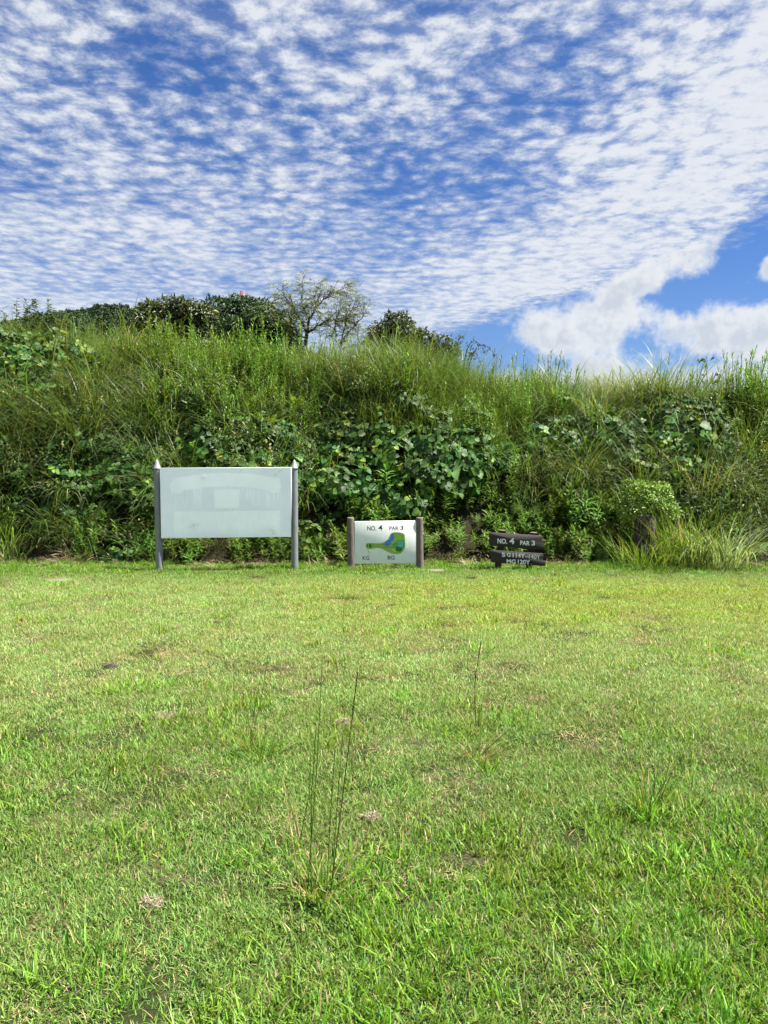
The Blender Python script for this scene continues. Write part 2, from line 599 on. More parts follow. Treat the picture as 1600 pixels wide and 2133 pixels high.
M['post_brown'] = solid('weathered_log', lambda N: N.mix(N.noise(opos(N, 14, 14, 3.0), 3.5, 5, .7), (0.075, 0.060, 0.052), (0.22, 0.185, 0.165)), 0.9, 0.15,
                        bump=lambda N: (N.noise(opos(N, 16, 16, 3.5), 3.5, 5, .7), 1.0, 0.012))
M['stump'] = solid('stump_bark', lambda N: N.mix(N.sstep(.35, .7, N.noise(opos(N, 22, 22, 3.5), 2, 5, .65)), (0.012, 0.010, 0.009), (0.15, 0.125, 0.11)), 0.95, 0.1,
                   bump=lambda N: (N.noise(opos(N, 22, 22, 3.5), 2, 5, .65), 1.0, 0.03))
M['cutwood'] = solid('cut_wood', lambda N: N.mix(N.noise(opos(N, 1, 1, 1), 30, 5, .6), (0.10, 0.08, 0.065), (0.24, 0.20, 0.165)), 0.9, 0.1)


def flat(name, c, rough=0.45):
    return solid(name, lambda N: N.mix(N.noise(opos(N), 14, 4, .6), tuple(x * .88 for x in c), tuple(min(1, x * 1.08) for x in c)), rough, 0.35)


# ------------------------------------------------------------------ setting: lawn, bank, hill
def lawn_h(x, y):
    return (fbm(np.asarray(x) * 0.5, np.asarray(y) * 0.5, 3, 3) - 0.5) * 0.07 + (fbm(np.asarray(x) * 3, np.asarray(y) * 3, 5, 2) - 0.5) * 0.025


def grid_mesh(xs, ys, hfun, name, mat, col=(0.1, 0.1, 0.1), smooth=True):
    X, Y = np.meshgrid(xs, ys)
    Z = hfun(X, Y)
    v = np.stack([X, Y, Z], -1).reshape(-1, 3)
    nx, ny = len(xs), len(ys)
    i, j = np.meshgrid(np.arange(nx - 1), np.arange(ny - 1))
    a = (j * nx + i).ravel()
    q = np.stack([a, a + 1, a + nx + 1, a + nx], 1)
    mb = MB(); mb.addq(v, q, col)
    return mb.obj(name, mat, smooth=smooth)


def stretch(lo, hi, n, far, k):
    core = np.linspace(lo, hi, n)
    g = np.geomspace(0.5, far, k)
    return np.concatenate([lo - g[::-1], core, hi + g])


lawn = grid_mesh(stretch(-9, 9, 200, 900, 18), stretch(-1, 12.6, 150, 1500, 18),
                 lambda X, Y: lawn_h(X, Y) * np.clip((14 - np.abs(X)) / 4, 0, 1) * np.clip((14 - Y) / 1.4, 0, 1) - np.clip(Y - 13, 0, 1) * 0.3, 'ground', M['ground'])
tag(lawn, 'mown lawn ground', kind='structure')

# top line of the growth on the bank, in photo pixels, and the height it stands for
TOPX = np.array([-600, 0, 120, 200, 300, 450, 600, 700, 760, 900, 1000, 1100, 1200, 1400, 1600, 2200])
TOPY = np.array([690, 688, 702, 724, 742, 757, 762, 764, 768, 772, 788, 814, 822, 828, 848, 856])
CREST = 3.4


def base_y(x):
    return 11.85 + (fbm(x * 0.7 + 9, x * 0 + 2, 21, 2) - 0.5) * 0.5 + 0.10 * np.clip((np.asarray(x) - 1) / 3, 0, 1) * -1.0


def bank_h(x, y):
    x = np.asarray(x, float); y = np.asarray(y, float)
    px = 800 + FPX * x / 15.6
    ty = np.interp(px, TOPX, TOPY)
    Hc = CAM_H + (957 - ty) / FPX * 15.6 - 0.62
    t = (y - base_y(x)) / CREST
    tc = np.clip(t, 0, 1)
    h = Hc * (1 - (1 - tc) ** 1.55)
    h = h * (1 + 0.16 * (fbm(x * 0.9, y * 0.9, 11, 3) - 0.5)) + 0.95 * (fbm(x * 1.15, y * 1.15, 31, 3) - 0.5) * np.clip(tc * 3, 0, 1) * np.clip((1.35 - t) * 2.2, 0.25, 1)
    h = h - np.clip(y - 19, 0, 40) * 0.012
    return np.where(t < 0, -0.25 * np.clip(-t * 5, 0, 1), h)


bank = grid_mesh(stretch(-12, 12, 180, 60, 10), np.concatenate([np.linspace(11.2, 17, 70), np.geomspace(17.2, 75, 16)]),
                 bank_h, 'bank', M['bank'])
tag(bank, 'earth bank', kind='structure')

HILLX = np.array([-900, -300, 0, 60, 110, 150, 190, 270, 350, 420, 500, 580, 640, 700, 760, 850, 1000, 1400, 2000])
HILLY = np.array([730, 710, 692, 680, 666, 657, 651, 648, 643, 646, 665, 695, 720, 738, 752, 775, 800, 830, 850])
HY = 420.0


def hill_h(X, Y):
    px = 800 + FPX * X / HY
    ridge = CAM_H + (957 - np.interp(px, HILLX, HILLY)) / FPX * HY - 8.0
    t = np.clip((Y - 210) / (HY - 210), 0, 1)
    h = ridge * (np.sin(t * math.pi / 2) ** 1.2)
    h = np.where(Y > HY, ridge * np.clip(1 - (Y - HY) / 400, 0, 1), h)
    return h * (1 + 0.10 * (fbm(X / 45, Y / 45, 8, 3) - 0.5)) - 3


hill = grid_mesh(np.linspace(-480, 320, 90), np.linspace(205, 820, 60), hill_h, 'hill', M['bank'])
tag(hill, 'wooded hill', kind='structure')


# ------------------------------------------------------------------ instanced cover ("stuff")
PROTO = {}


def scatter(name, protos, pos, rot, scl, idx, label, cat):
    """one object: a cloud of points with geometry-node instances of the given meshes"""
    me = bpy.data.meshes.new(name)
    n = len(pos)
    me.vertices.add(n)
    me.vertices.foreach_set('co', np.asarray(pos, np.float32).ravel())
    a = me.attributes.new('rot', 'FLOAT_VECTOR', 'POINT'); a.data.foreach_set('vector', np.asarray(rot, np.float32).ravel())
    a = me.attributes.new('scl', 'FLOAT', 'POINT'); a.data.foreach_set('value', np.asarray(scl, np.float32))
    a = me.attributes.new('idx', 'INT', 'POINT'); a.data.foreach_set('value', np.asarray(idx, np.int32))
    for p in protos:
        for mt in p.data.materials:
            if mt.name not in [mm.name for mm in me.materials]:
                me.materials.append(mt)
    o = bpy.data.objects.new(name, me)
    COL.objects.link(o)
    ng = bpy.data.node_groups.new(name + '_scatter', 'GeometryNodeTree')
    ng.interface.new_socket('Geometry', in_out='INPUT', socket_type='NodeSocketGeometry')
    ng.interface.new_socket('Geometry', in_out='OUTPUT', socket_type='NodeSocketGeometry')
    gi = ng.nodes.new('NodeGroupInput'); go = ng.nodes.new('NodeGroupOutput')
    jn = ng.nodes.new('GeometryNodeJoinGeometry')
    for p in reversed(protos):
        ob = ng.nodes.new('GeometryNodeObjectInfo'); ob.inputs[0].default_value = p
        g2 = ng.nodes.new('GeometryNodeGeometryToInstance')
        ng.links.new(ob.outputs['Geometry'], g2.inputs[0]); ng.links.new(g2.outputs[0], jn.inputs[0])
    def na(nm, ty):
        x = ng.nodes.new('GeometryNodeInputNamedAttribute'); x.data_type = ty; x.inputs[0].default_value = nm
        return x.outputs[0]
    ip = ng.nodes.new('GeometryNodeInstanceOnPoints')
    ng.links.new(gi.outputs[0], ip.inputs['Points']); ng.links.new(jn.outputs[0], ip.inputs['Instance'])
    ip.inputs['Pick Instance'].default_value = True
    ng.links.new(na('idx', 'INT'), ip.inputs['Instance Index'])
    e2 = ng.nodes.new('FunctionNodeEulerToRotation')
    ng.links.new(na('rot', 'FLOAT_VECTOR'), e2.inputs[0]); ng.links.new(e2.outputs[0], ip.inputs['Rotation'])
    ng.links.new(na('scl', 'FLOAT'), ip.inputs['Scale'])
    ng.links.new(ip.outputs[0], go.inputs[0])
    md = o.modifiers.new('scatter', 'NODES'); md.node_group = ng
    return tag(o, label, cat, kind='stuff')


def greens(n, a, b, straw=0.0, sc=(0.42, 0.33, 0.16)):
    f = rng.random(n)[:, None]
    c = lerp(a, b, f) * rng.uniform(0.55, 1.45, n)[:, None]
    if straw > 0:
        k = rng.random(n) < straw
        c[k] = np.array(sc) * rng.uniform(0.6, 1.1, k.sum())[:, None]
    return c


# -- lawn blades
LG1, LG2 = (0.052, 0.122, 0.017), (0.200, 0.308, 0.066)


def turf(n, rad, l0, l1, w0, w1, lean0, lean1, straw, name, g1=LG1, g2=LG2, segs=3, mat='lawn'):
    mb = MB()
    r = rad * np.sqrt(rng.random(n)); a = rng.uniform(0, 2 * math.pi, n)
    base = np.stack([r * np.cos(a), r * np.sin(a), np.full(n, -0.004)], 1)
    col = greens(n, g1, g2, straw)
    ribbons(mb, base, rng.uniform(0, 2 * math.pi, n), rng.uniform(l0, l1, n) * rng.uniform(.7, 1.2, n), rng.uniform(w0, w1, n),
            rng.uniform(lean0, lean1, n), rng.uniform(0.1, 1.1, n), col, segs)
    return mb.obj(name, M[mat], link=False)


turf_short = [turf(420, 0.17, 0.018, 0.046, 0.0025, 0.0046, 0.15, 1.20, 0.08, 'turf_short') for i in range(6)]
turf_mid = [turf(120, 0.15, 0.040, 0.095, 0.0042, 0.0075, 0.1, 0.85, 0.06, 'turf_mid', (0.040, 0.118, 0.007), (0.170, 0.295, 0.024), 4) for i in range(5)]
turf_long = [turf(46, 0.08, 0.07, 0.15, 0.0048, 0.0085, 0.05, 0.75, 0.05, 'turf_long', (0.045, 0.130, 0.007), (0.190, 0.325, 0.024), 5) for i in range(4)]
thatch = [turf(70, 0.12, 0.03, 0.09, 0.0025, 0.0045, 1.25, 1.6, 1.0, 'thatch', segs=2, mat='dry') for i in range(3)]


def lawn_points(dens, keep, seed):
    g = np.random.default_rng(seed)
    A = 13.5 * 11.0
    n = int(dens * 2 * 7.6 * 10.7)
    y = g.uniform(1.2, 11.9, n); x = g.uniform(-7.6, 7.6, n)
    k = np.abs(x) < 0.56 * y + 1.0
    x, y = x[k], y[k]
    px, py = topx(x, y, np.zeros_like(x))
    p = keep(x, y, px, py)
    k = g.random(len(x)) < p
    x, y = x[k], y[k]
    return x, y, g


def lawn_scatter(name, protos, dens, keep, s0, s1, seed, label, zo=0.0):
    x, y, g = lawn_points(dens, keep, seed)
    n = len(x)
    pos = np.stack([x, y, lawn_h(x, y) + zo], 1)
    rot = np.stack([g.uniform(-.05, .05, n), g.uniform(-.05, .05, n), g.uniform(0, 6.283, n)], 1)
    return scatter(name, protos, pos, rot, g.uniform(s0, s1, n), g.integers(0, len(protos), n), label, 'grass')


def bare(x, y):
    """0..1, where the turf is worn through to thatch"""
    b = fbm(x * 2.6, y * 3.4, 41, 4)
    return np.clip((b - 0.67) / 0.08, 0, 1) * np.clip((y - 2.2) / 1.5, 0, 1) * np.clip((9.5 - y) / 2, 0, 1)


def near_rich(x, y, px, py):
    """long soft grass: the near right and the far rough edge"""
    a = np.clip((py - 1480 - 0.25 * (1600 - px)) / 350, 0, 1) * (0.35 + 0.65 * np.clip((px - 500) / 500, 0, 1))
    b = fbm(x * 1.9, y * 1.9, 51, 3)
    return np.clip(a * np.clip((b - 0.30) / 0.22, 0, 1), 0, 1)


lawn_scatter('lawn_turf', turf_short, 64, lambda x, y, px, py: 1.0 - 0.80 * bare(x, y), 0.8, 1.25, 101, 'short mown turf of the lawn')
lawn_scatter('lawn_tufts', turf_mid, 60, lambda x, y, px, py: np.clip(0.05 + 0.85 * near_rich(x, y, px, py) + 0.45 * np.clip((fbm(x * 1.1, y * 1.1, 61, 3) - .5) / .15, 0, 1) * np.clip((6 - y) / 3, 0, 1)
             + 0.5 * (y > 10.6 + 0.25 * fbm(x, y, 5, 2)), 0, 1) * (1 - 0.8 * bare(x, y)), 0.65, 1.15, 102, 'longer green grass growing through the lawn')
lawn_scatter('rough_grass', turf_long, 60, lambda x, y, px, py: np.clip(0.45 * near_rich(x, y, px, py) ** 2 + 0.85 * (y > 11.0) * (fbm(x*2, y*2, 71, 2) > .45) + 0.006, 0, 1), 0.5, 1.0, 103, 'long soft grass at the near right and along the bank')
lawn_scatter('lawn_thatch', thatch, 40, lambda x, y, px, py: 0.17 + 0.70 * bare(x, y), 0.7, 1.2, 104, 'dead straw lying between the grass blades', 0.004)

# -- bank plants
GR1, GR2 = (0.050, 0.115, 0.014), (0.140, 0.235, 0.040)


def clump(n, rad, l0, l1, w0, w1, lean, droop, name, g1=GR1, g2=GR2, straw=0.06, segs=6, mat='grass', link=False, parent=None, tip=None):
    mb = MB()
    r = rad * np.sqrt(rng.random(n)); a = rng.uniform(0, 2 * math.pi, n)
    base = np.stack([r * np.cos(a), r * np.sin(a), np.full(n, -0.05)], 1)
    az = a + rng.normal(0, 0.7, n)
    col = greens(n, g1, g2, straw)
    ribbons(mb, base, az, rng.uniform(l0, l1, n), rng.uniform(w0, w1, n), np.abs(rng.normal(lean, 0.16, n)), np.abs(rng.normal(droop, 0.45, n)), col, segs,
            tipcol=None if tip is None else lerp(col, tip, 0.6))
    return mb.obj(name, M[mat], link=link, parent=parent)


arch = [clump(40, 0.12, 0.7, 1.4, 0.008, 0.016, 0.28, 1.7, 'arching_grass', straw=0.06, tip=(0.26, 0.34, 0.13)) for i in range(4)]
fine = [clump(44, 0.16, 0.5, 1.15, 0.0035, 0.0075, 0.18, 0.65, 'fine_grass', (0.075, 0.145, 0.018), (0.19, 0.28, 0.050), 0.05, 5, tip=(0.24, 0.34, 0.08)) for i in range(4)]
sedge = [clump(40, 0.07, 0.25, 0.55, 0.005, 0.010, 0.35, 1.3, 'short_sedge', (0.06, 0.12, 0.014), (0.15, 0.23, 0.035), 0.08, 5) for i in range(3)]
litter = [clump(34, 0.20, 0.12, 0.40, 0.004, 0.011, 1.35, 0.4, 'dry_litter', (0.20, 0.15, 0.085), (0.42, 0.34, 0.22), 0.0, 4, 'dry') for i in range(3)]


def goldenrod_mesh(mb, stem_mb, h, nleaf, ll, lean=0.12, rosette=False):
    """one upright stem with narrow leaves spiralling up it"""
    az = rng.uniform(0, 6.283); ax, ay = math.cos(az), math.sin(az)
    f = np.linspace(0, 1, 6)
    pts = [(ax * lean * h * t * t, ay * lean * h * t * t, h * t) for t in f]
    tube(stem_mb, pts, [0.0045 * (1 - .7 * t) + .001 for t in f], (0.10, 0.13, 0.04), 4)
    t = np.linspace(0.12, 1.0, nleaf) ** 0.85
    an = np.arange(nleaf) * 2.4 + rng.normal(0, .25, nleaf)
    pos = np.stack([ax * lean * h * t * t, ay * lean * h * t * t, h * t], 1)
    el = np.where(t > .85, rng.uniform(.9, 1.35, nleaf), rng.uniform(.05, .75, nleaf))
    d = np.stack([np.cos(an) * np.cos(el), np.sin(an) * np.cos(el), np.sin(el)], 1)
    up = np.tile([0, 0, 1.0], (nleaf, 1)) - d * 0.3
    L = ll * (1.0 - 0.45 * np.abs(t - .55) / .55) * rng.uniform(.75, 1.2, nleaf)
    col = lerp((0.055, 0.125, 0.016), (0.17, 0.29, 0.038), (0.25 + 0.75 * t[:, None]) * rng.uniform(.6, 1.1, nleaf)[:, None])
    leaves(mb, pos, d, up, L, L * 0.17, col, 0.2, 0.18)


def goldenrod_proto(h, k, ll, spread, nleaf=46):
    mb = MB()
    for i in range(k):
        sub = MB()
        goldenrod_mesh(sub, sub, h * rng.uniform(.7, 1.1), nleaf, ll)
        off = np.array([rng.normal(0, spread), rng.normal(0, spread), -0.05])
        for arr in sub.v: arr += off
        base = mb.n
        mb.v += sub.v; mb.c += sub.c
        mb.q += [q + base for q in sub.q]; mb.t += [q + base for q in sub.t]
        mb.n += sub.n
    return mb.obj('goldenrod_patch', M['herb'], link=False)


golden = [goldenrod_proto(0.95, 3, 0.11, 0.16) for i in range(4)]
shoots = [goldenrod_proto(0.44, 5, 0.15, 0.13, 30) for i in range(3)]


def kudzu_leaf(mb, p, out, size, c):
    """three leaflets on a stalk; out = the way the leaf faces"""
    out = Vector(out).normalized()
    tip = Vector((out.x * .7, out.y * .7, -0.55 + rng.normal(0, .3))).normalized()
    side = tip.cross(out).normalized()
    p = Vector(p)
    tube(mb, [p - out * size * 1.2 - Vector((0, 0, size * .6)), p - out * size * .3, p], [0.022 * size, 0.017 * size, 0.013 * size], (0.09, 0.11, 0.04), 3)
    for k, (dd, s) in enumerate(((tip, 1.0), (tip * .25 + side, .9), (tip * .25 - side, .9))):
        nn = out + Vector(rng.normal(0, .22, 3))
        broad(mb, p + dd.normalized() * size * .10, dd, nn, size * s * rng.uniform(.85, 1.1), np.asarray(c) * rng.uniform(.85, 1.15))


def kudzu_proto(n, rad, size, name='kudzu_patch', link=False, parent=None, dome=0.5, g1=(0.035, 0.105, 0.018), g2=(0.105, 0.215, 0.034)):
    mb = MB()
    for i in range(n):
        a = rng.uniform(0, 6.283); el = math.asin(rng.uniform(-.05, 1.0))
        o = Vector((math.cos(a) * math.cos(el), math.sin(a) * math.cos(el), math.sin(el)))
        rr = rad * rng.uniform(.55, 1.0)
        p = Vector((o.x * rr, o.y * rr, o.z * rr * dome))
        c = lerp(g1, g2, rng.random() ** 1.4)
        if rng.random() < .08: c = np.array((0.20, 0.31, 0.04))
        kudzu_leaf(mb, p, (o + Vector((0, -.15, .65))) , size * rng.uniform(.7, 1.2), c)
    return mb.obj(name, M['broad'], link=link, parent=parent)


kud = [kudzu_proto(20, 0.42, 0.105) for i in range(4)]
vine = [kudzu_proto(20, 0.34, 0.060) for i in range(3)]


def small_leaf_proto():
    n = 220
    mb = MB()
    p = rng.normal(0, 1, (n, 3)); p /= np.linalg.norm(p, axis=1, keepdims=True); p[:, 2] = np.abs(p[:, 2])
    pos = p * rng.uniform(.12, .36, n)[:, None]
    d = p + rng.normal(0, .6, (n, 3))
    col = greens(n, (0.05, 0.10, 0.018), (0.12, 0.19, 0.035), .03)
    leaves(mb, pos, d, rng.normal(0, .5, (n, 3)) + np.array([0, -.2, 1.0]), rng.uniform(.04, .08, n), rng.uniform(.018, .035, n), col)
    return mb.obj('small_leaf_patch', M['herb'], link=False)


small = [small_leaf_proto() for i in range(3)]

# which plant grows where, read off the photograph as blobs (px, py, rx, ry, weight)
ZONES = {
    'kudzu': [(150, 750, 210, 85, 1.9), (180, 980, 170, 70, 1.2), (470, 930, 130, 40, 1.0), (700, 930, 90, 90, 1.0), (900, 950, 170, 90, 1.5),
              (760, 1030, 110, 60, .8), (1280, 880, 130, 60, 1.3), (1430, 910, 110, 90, 2.2), (1230, 950, 130, 60, .9), (60, 760, 90, 60, .8), (1320, 790, 90, 25, .8), (1480, 780, 60, 40, .7)],
    'arch': [(230, 800, 160, 60, 1.6), (120, 880, 200, 60, 1.0), (60, 1100, 130, 90, 1.0), (220, 1060, 110, 60, .7), (660, 1030, 50, 90, .8), (1310, 830, 130, 50, 2.4), (1180, 990, 100, 60, 1.8),
             (1250, 970, 120, 60, 1.2), (1480, 1050, 150, 90, 1.0), (560, 860, 200, 60, .6), (350, 960, 60, 60, .9), (1530, 1000, 80, 60, .9), (720, 790, 150, 50, .7), (850, 800, 170, 60, .9)],
    'fine': [(850, 790, 260, 70, .7), (1090, 830, 110, 90, 2.0), (450, 720, 260, 30, 1.5), (1550, 960, 100, 110, 1.2), (900, 860, 150, 60, 1.2), (300, 720, 300, 30, 1.0), (1300, 785, 350, 22, 1.2), (330, 930, 90, 40, .8)],
    'golden': [(440, 800, 150, 90, 2.2), (620, 840, 90, 70, 1.2), (1090, 860, 90, 80, 1.3), (1540, 830, 110, 80, 2.0), (1060, 930, 70, 70, 1.0), (560, 760, 120, 50, .9)],
    'shoots': [(1050, 1090, 270, 75, 5.0), (850, 1070, 120, 60, 2.0), (230, 1110, 140, 50, 1.0), (660, 1110, 60, 60, 1.2), (1230, 1090, 90, 70, 1.2), (450, 1110, 150, 60, .5)],
    'vine': [(150, 1060, 170, 90, .7), (680, 1060, 110, 110, .8), (900, 1080, 200, 60, .5), (1250, 1000, 150, 80, .5)],
    'small': [(860, 810, 160, 70, .8), (700, 860, 120, 70, .8), (1180, 870, 90, 60, .5), (1500, 950, 120, 120, .7), (300, 870, 250, 90, .5), (560, 930, 150, 50, .5)],
    'sedge': [(1400, 1150, 190, 50, 1.6), (60, 1130, 120, 60, 1.0), (650, 1150, 90, 40, .9), (900, 1160, 120, 30, .5), (480, 1165, 130, 25, .6), (1150, 1160, 120, 35, .6)],
}
BASEW = {'kudzu': .06, 'arch': .20, 'fine': .08, 'golden': .12, 'shoots': .05, 'vine': .06, 'small': .14, 'sedge': .06}
GAINZ = {'kudzu': 1.15, 'golden': 1.4, 'small': 1.3, 'shoots': 1.4, 'sedge': 1.3}
PROTS = {'kudzu': kud, 'arch': arch, 'fine': fine, 'golden': golden, 'shoots': shoots, 'vine': vine, 'small': small, 'sedge': sedge}
INFO = {'kudzu': ('bank_kudzu', 'broad three part kudzu leaves spread over the bank', 'kudzu'),
        'arch': ('bank_arching_grass', 'arching long bladed grass all over the bank', 'grass'),
        'fine': ('bank_fine_grass', 'thin yellow green grass on top of the bank', 'grass'),
        'golden': ('bank_goldenrod', 'leafy upright goldenrod stems crowding the bank', 'weeds'),
        'shoots': ('bank_shoots', 'dark leafy shoots crowding the foot of the bank', 'weeds'),
        'vine': ('bank_vine', 'small leaved vines creeping over the lower bank', 'vines'),
        'small': ('bank_undergrowth', 'small leaved undergrowth between the bank grasses', 'undergrowth'),
        'sedge': ('bank_sedge', 'short sedge tufts along the foot of the bank', 'grass')}
keys = list(ZONES)


def bank_cover(n, seed):
    g = np.random.default_rng(seed)
    x = g.uniform(-10.5, 10.5, n)
    t = g.uniform(0.0, 1.0, n) ** 0.95 * 7.5
    y = base_y(x) - 0.02 + t
    k = np.abs(x) < 0.56 * y + 1.2
    x, y, t = x[k], y[k], t[k]
    pocket = np.clip((fbm(x * 2.1, y * 2.1, 121, 2) - 0.30) / 0.10, 0.10, 1)
    keepp = np.where(t > 4.6, 0.55, np.where(t < 3.2, pocket, 1.0))
    k = g.random(len(x)) < keepp
    x, y, t = x[k], y[k], t[k]
    z = bank_h(x, y)
    px, py = topx(x, y, z + 0.25)
    W = []
    for kk in keys:
        w = np.full(len(x), BASEW[kk])
        if kk in ('fine',): w = w + 0.5 * (t > 3.8)
        if kk in ('shoots', 'vine', 'sedge'): w = w * (t < 2.2)
        if kk in ('shoots', 'sedge'): w = w + 0.9 * (t < 0.5)
        for (cx, cy, rx, ry, ww) in ZONES[kk]:
            w = w + ww * GAINZ.get(kk, 1.0) * np.exp(-(((px - cx) / rx) ** 2 + ((py - cy) / ry) ** 2))
        W.append(w)
    W = np.array(W); W = W ** 1.6; W /= W.sum(0)
    cum = np.cumsum(W, 0)
    r = g.random(len(x))
    typ = (r[None] > cum).sum(0)
    typ = np.clip(typ, 0, len(keys) - 1)
    for i, kk in enumerate(keys):
        s = typ == i
        m = int(s.sum())
        if m == 0: continue
        xx, yy, zz = x[s], y[s], z[s]
        tt = t[s]
        slope = np.clip(1 - tt / 5, 0, 1)
        lift = {'kudzu': g.uniform(.10, .50, m), 'vine': g.uniform(.05, .35, m), 'small': g.uniform(0, .35, m)}.get(kk, np.zeros(m))
        rx = {'kudzu': .75, 'vine': .8, 'small': .5, 'arch': .28, 'fine': .14, 'golden': .10, 'shoots': .30, 'sedge': .2}[kk]
        # lean out of the slope (towards the lawn, -Y): rotation about X
        tilt = rx * slope + g.normal(0, .10, m)
        rot = np.stack([tilt, g.normal(0, .12, m), np.zeros(m)], 1)
        # random spin about own axis is put first through the choice of mesh plus z turn
        rot[:, 2] = g.uniform(-.6, .6, m) if kk in ('kudzu', 'vine', 'small') else g.uniform(0, 6.283, m)
        if kk not in ('kudzu', 'vine', 'small'):
            a = rot[:, 2]
            rot[:, 0] = tilt * np.cos(a); rot[:, 1] = -tilt * np.sin(a)
        sc = g.uniform(.6, 1.3, m) * np.clip(0.62 + tt * 0.35, .6, 1.0) * (0.62 + 0.76 * fbm(xx * 1.6 + 3, yy * 1.6, 91, 2))
        if kk in ('kudzu', 'vine', 'small'): sc = np.clip(sc, .6, 1.2)
        pos = np.stack([xx, yy - lift * .55 * slope, zz + lift * .75], 1)
        nm, lb, ct = INFO[kk]
        scatter(nm, PROTS[kk], pos, rot, sc, g.integers(0, len(PROTS[kk]), m), lb, ct)


bank_cover(11000, 201)

# dry litter along the foot of the bank
g = np.random.default_rng(5)
n = 520
x = g.uniform(-8, 8, n)
y = base_y(x) + g.normal(-0.05, 0.28, n)
k = (vnoise(x * 1.3, y * 2, 77) > .35) & (y > 11.15)
x, y = x[k], y[k]; n = len(x)
z = np.maximum(bank_h(x, y), lawn_h(x, y) * (y < 12)) + 0.02
scatter('dry_litter', litter, np.stack([x, y, z], 1), np.stack([g.normal(.2, .2, n), g.normal(0, .2, n), g.uniform(0, 6.28, n)], 1), g.uniform(.5, 1.0, n),
        g.integers(0, 3, n), 'dry brown straw and dead leaves along the foot of the bank', 'straw')


# ------------------------------------------------------------------ signs
def lathe(mb, prof, col, sides=20, origin=(0, 0, 0), axis=None, wob=0.0, seed=0):
    """prof = [(r, z)...]; axis = lean (dx, dy per metre)"""
    lx, ly = axis or (0, 0)
    vv = []
    for j, (r, z) in enumerate(prof):
        for k in range(sides):
            a = 2 * math.pi * k / sides
            rr = r * (1 + wob * (float(vnoise(k * 1.7 + 3, z * 6, seed)) - .5)) if wob else r
            vv.append((origin[0] + lx * z + rr * math.cos(a), origin[1] + ly * z + rr * math.sin(a), origin[2] + z))
    q = []
    for j in range(len(prof) - 1):
        for k in range(sides):
            k2 = (k + 1) % sides
            q.append((j * sides + k, j * sides + k2, (j + 1) * sides + k2, (j + 1) * sides + k))
    mb.addq(vv, q, col)


def box_pts(mb, c8, col):
    mb.addq(c8, [(0, 3, 2, 1), (4, 5, 6, 7), (0, 1, 5, 4), (1, 2, 6, 5), (2, 3, 7, 6), (3, 0, 4, 7)], col)


def local(root, p):
    return Vector(p) - root.location


def prism(mb, poly, y0, y1, col):
    """polygon in x,z given counter-clockwise seen from -Y; front at y0, back at y1"""
    n = len(poly)
    v = [(p[0], y0, p[1]) for p in poly] + [(p[0], y1, p[1]) for p in poly]
    cx = sum(p[0] for p in poly) / n; cz = sum(p[1] for p in poly) / n
    v += [(cx, y0, cz), (cx, y1, cz)]
    t = []
    for i in range(n):
        j = (i + 1) % n
        t.append((i, j, 2 * n)); t.append((n + j, n + i, 2 * n + 1))
        t.append((i, n + i, n + j)); t.append((i, n + j, j))
    mb.addq(v, t, col)


def text_mesh(body, name, mat, parent, quad, bold=0.012, depth=0.0015):
    """lettering fitted to a parallelogram: quad = (lower left, lower right, upper left) in parent space"""
    cu = bpy.data.curves.new(name, 'FONT')
    cu.body = body
    cu.offset = bold
    cu.resolution_u = 3
    tmp = bpy.data.objects.new(name, cu)
    COL.objects.link(tmp)
    dg = bpy.context.evaluated_depsgraph_get()
    me = bpy.data.meshes.new_from_object(tmp.evaluated_get(dg))
    bpy.data.objects.remove(tmp)
    n = len(me.vertices)
    co = np.zeros(n * 3, np.float32); me.vertices.foreach_get('co', co); co = co.reshape(-1, 3)
    mn, mx_ = co.min(0), co.max(0)
    fx = (co[:, 0] - mn[0]) / max(1e-6, mx_[0] - mn[0]); fy = (co[:, 1] - mn[1]) / max(1e-6, mx_[1] - mn[1])
    p0, p1, p2 = [np.array(p, float) for p in quad]
    w = p0[None] + fx[:, None] * (p1 - p0)[None] + fy[:, None] * (p2 - p0)[None]
    me.vertices.foreach_set('co', w.astype(np.float32).ravel())
    me.update()
    me.materials.clear(); me.materials.append(mat)
    o = bpy.data.objects.new(name, me)
    COL.objects.link(o); o.parent = parent
    return o


# ---- the big blank board between two steel posts
SL, SR = 11.0, 11.22
bL = PX(333, 1189, SL); bR = PX(614, 1186, SR)
sign = empty('blank_sign', ((bL.x + bR.x) / 2, (SL + SR) / 2, 0.0), 'large blank pale blue board between two pointed grey steel posts', 'sign')
for (pxb, pxt, pyt, Y) in ((333, 327, 957, SL), (614, 613, 957, SR)):
    b = PX(pxb, 1189, Y); tp = PX(pxt, pyt, Y)
    o = local(sign, (b.x, Y, -0.12))
    H = tp.z + 0.12
    lean = ((tp.x - b.x) / tp.z, 0)
    mb = MB()
    lathe(mb, [(0.052, 0), (0.052, H * .5), (0.050, H - 0.135)], (.3, .3, .3), 20, o, lean)
    post = mb.obj('post', M['galv'], sign, True)
    mb = MB()
    lathe(mb, [(0.050, H - 0.14), (0.057, H - 0.138), (0.057, H - 0.122), (0.050, H - 0.115), (0.030, H - 0.05), (0.013, H - 0.012), (0.002, H)], (.3, .3, .3), 20, o, lean)
    mb.obj('pointed_cap', M['galv'], post, False)
c00 = PX(336, 1121, SL - .062); c10 = PX(606.5, 1118, SR - .062); c01 = PX(333.5, 975, SL - .062); c11 = PX(606.5, 974, SR - .062)
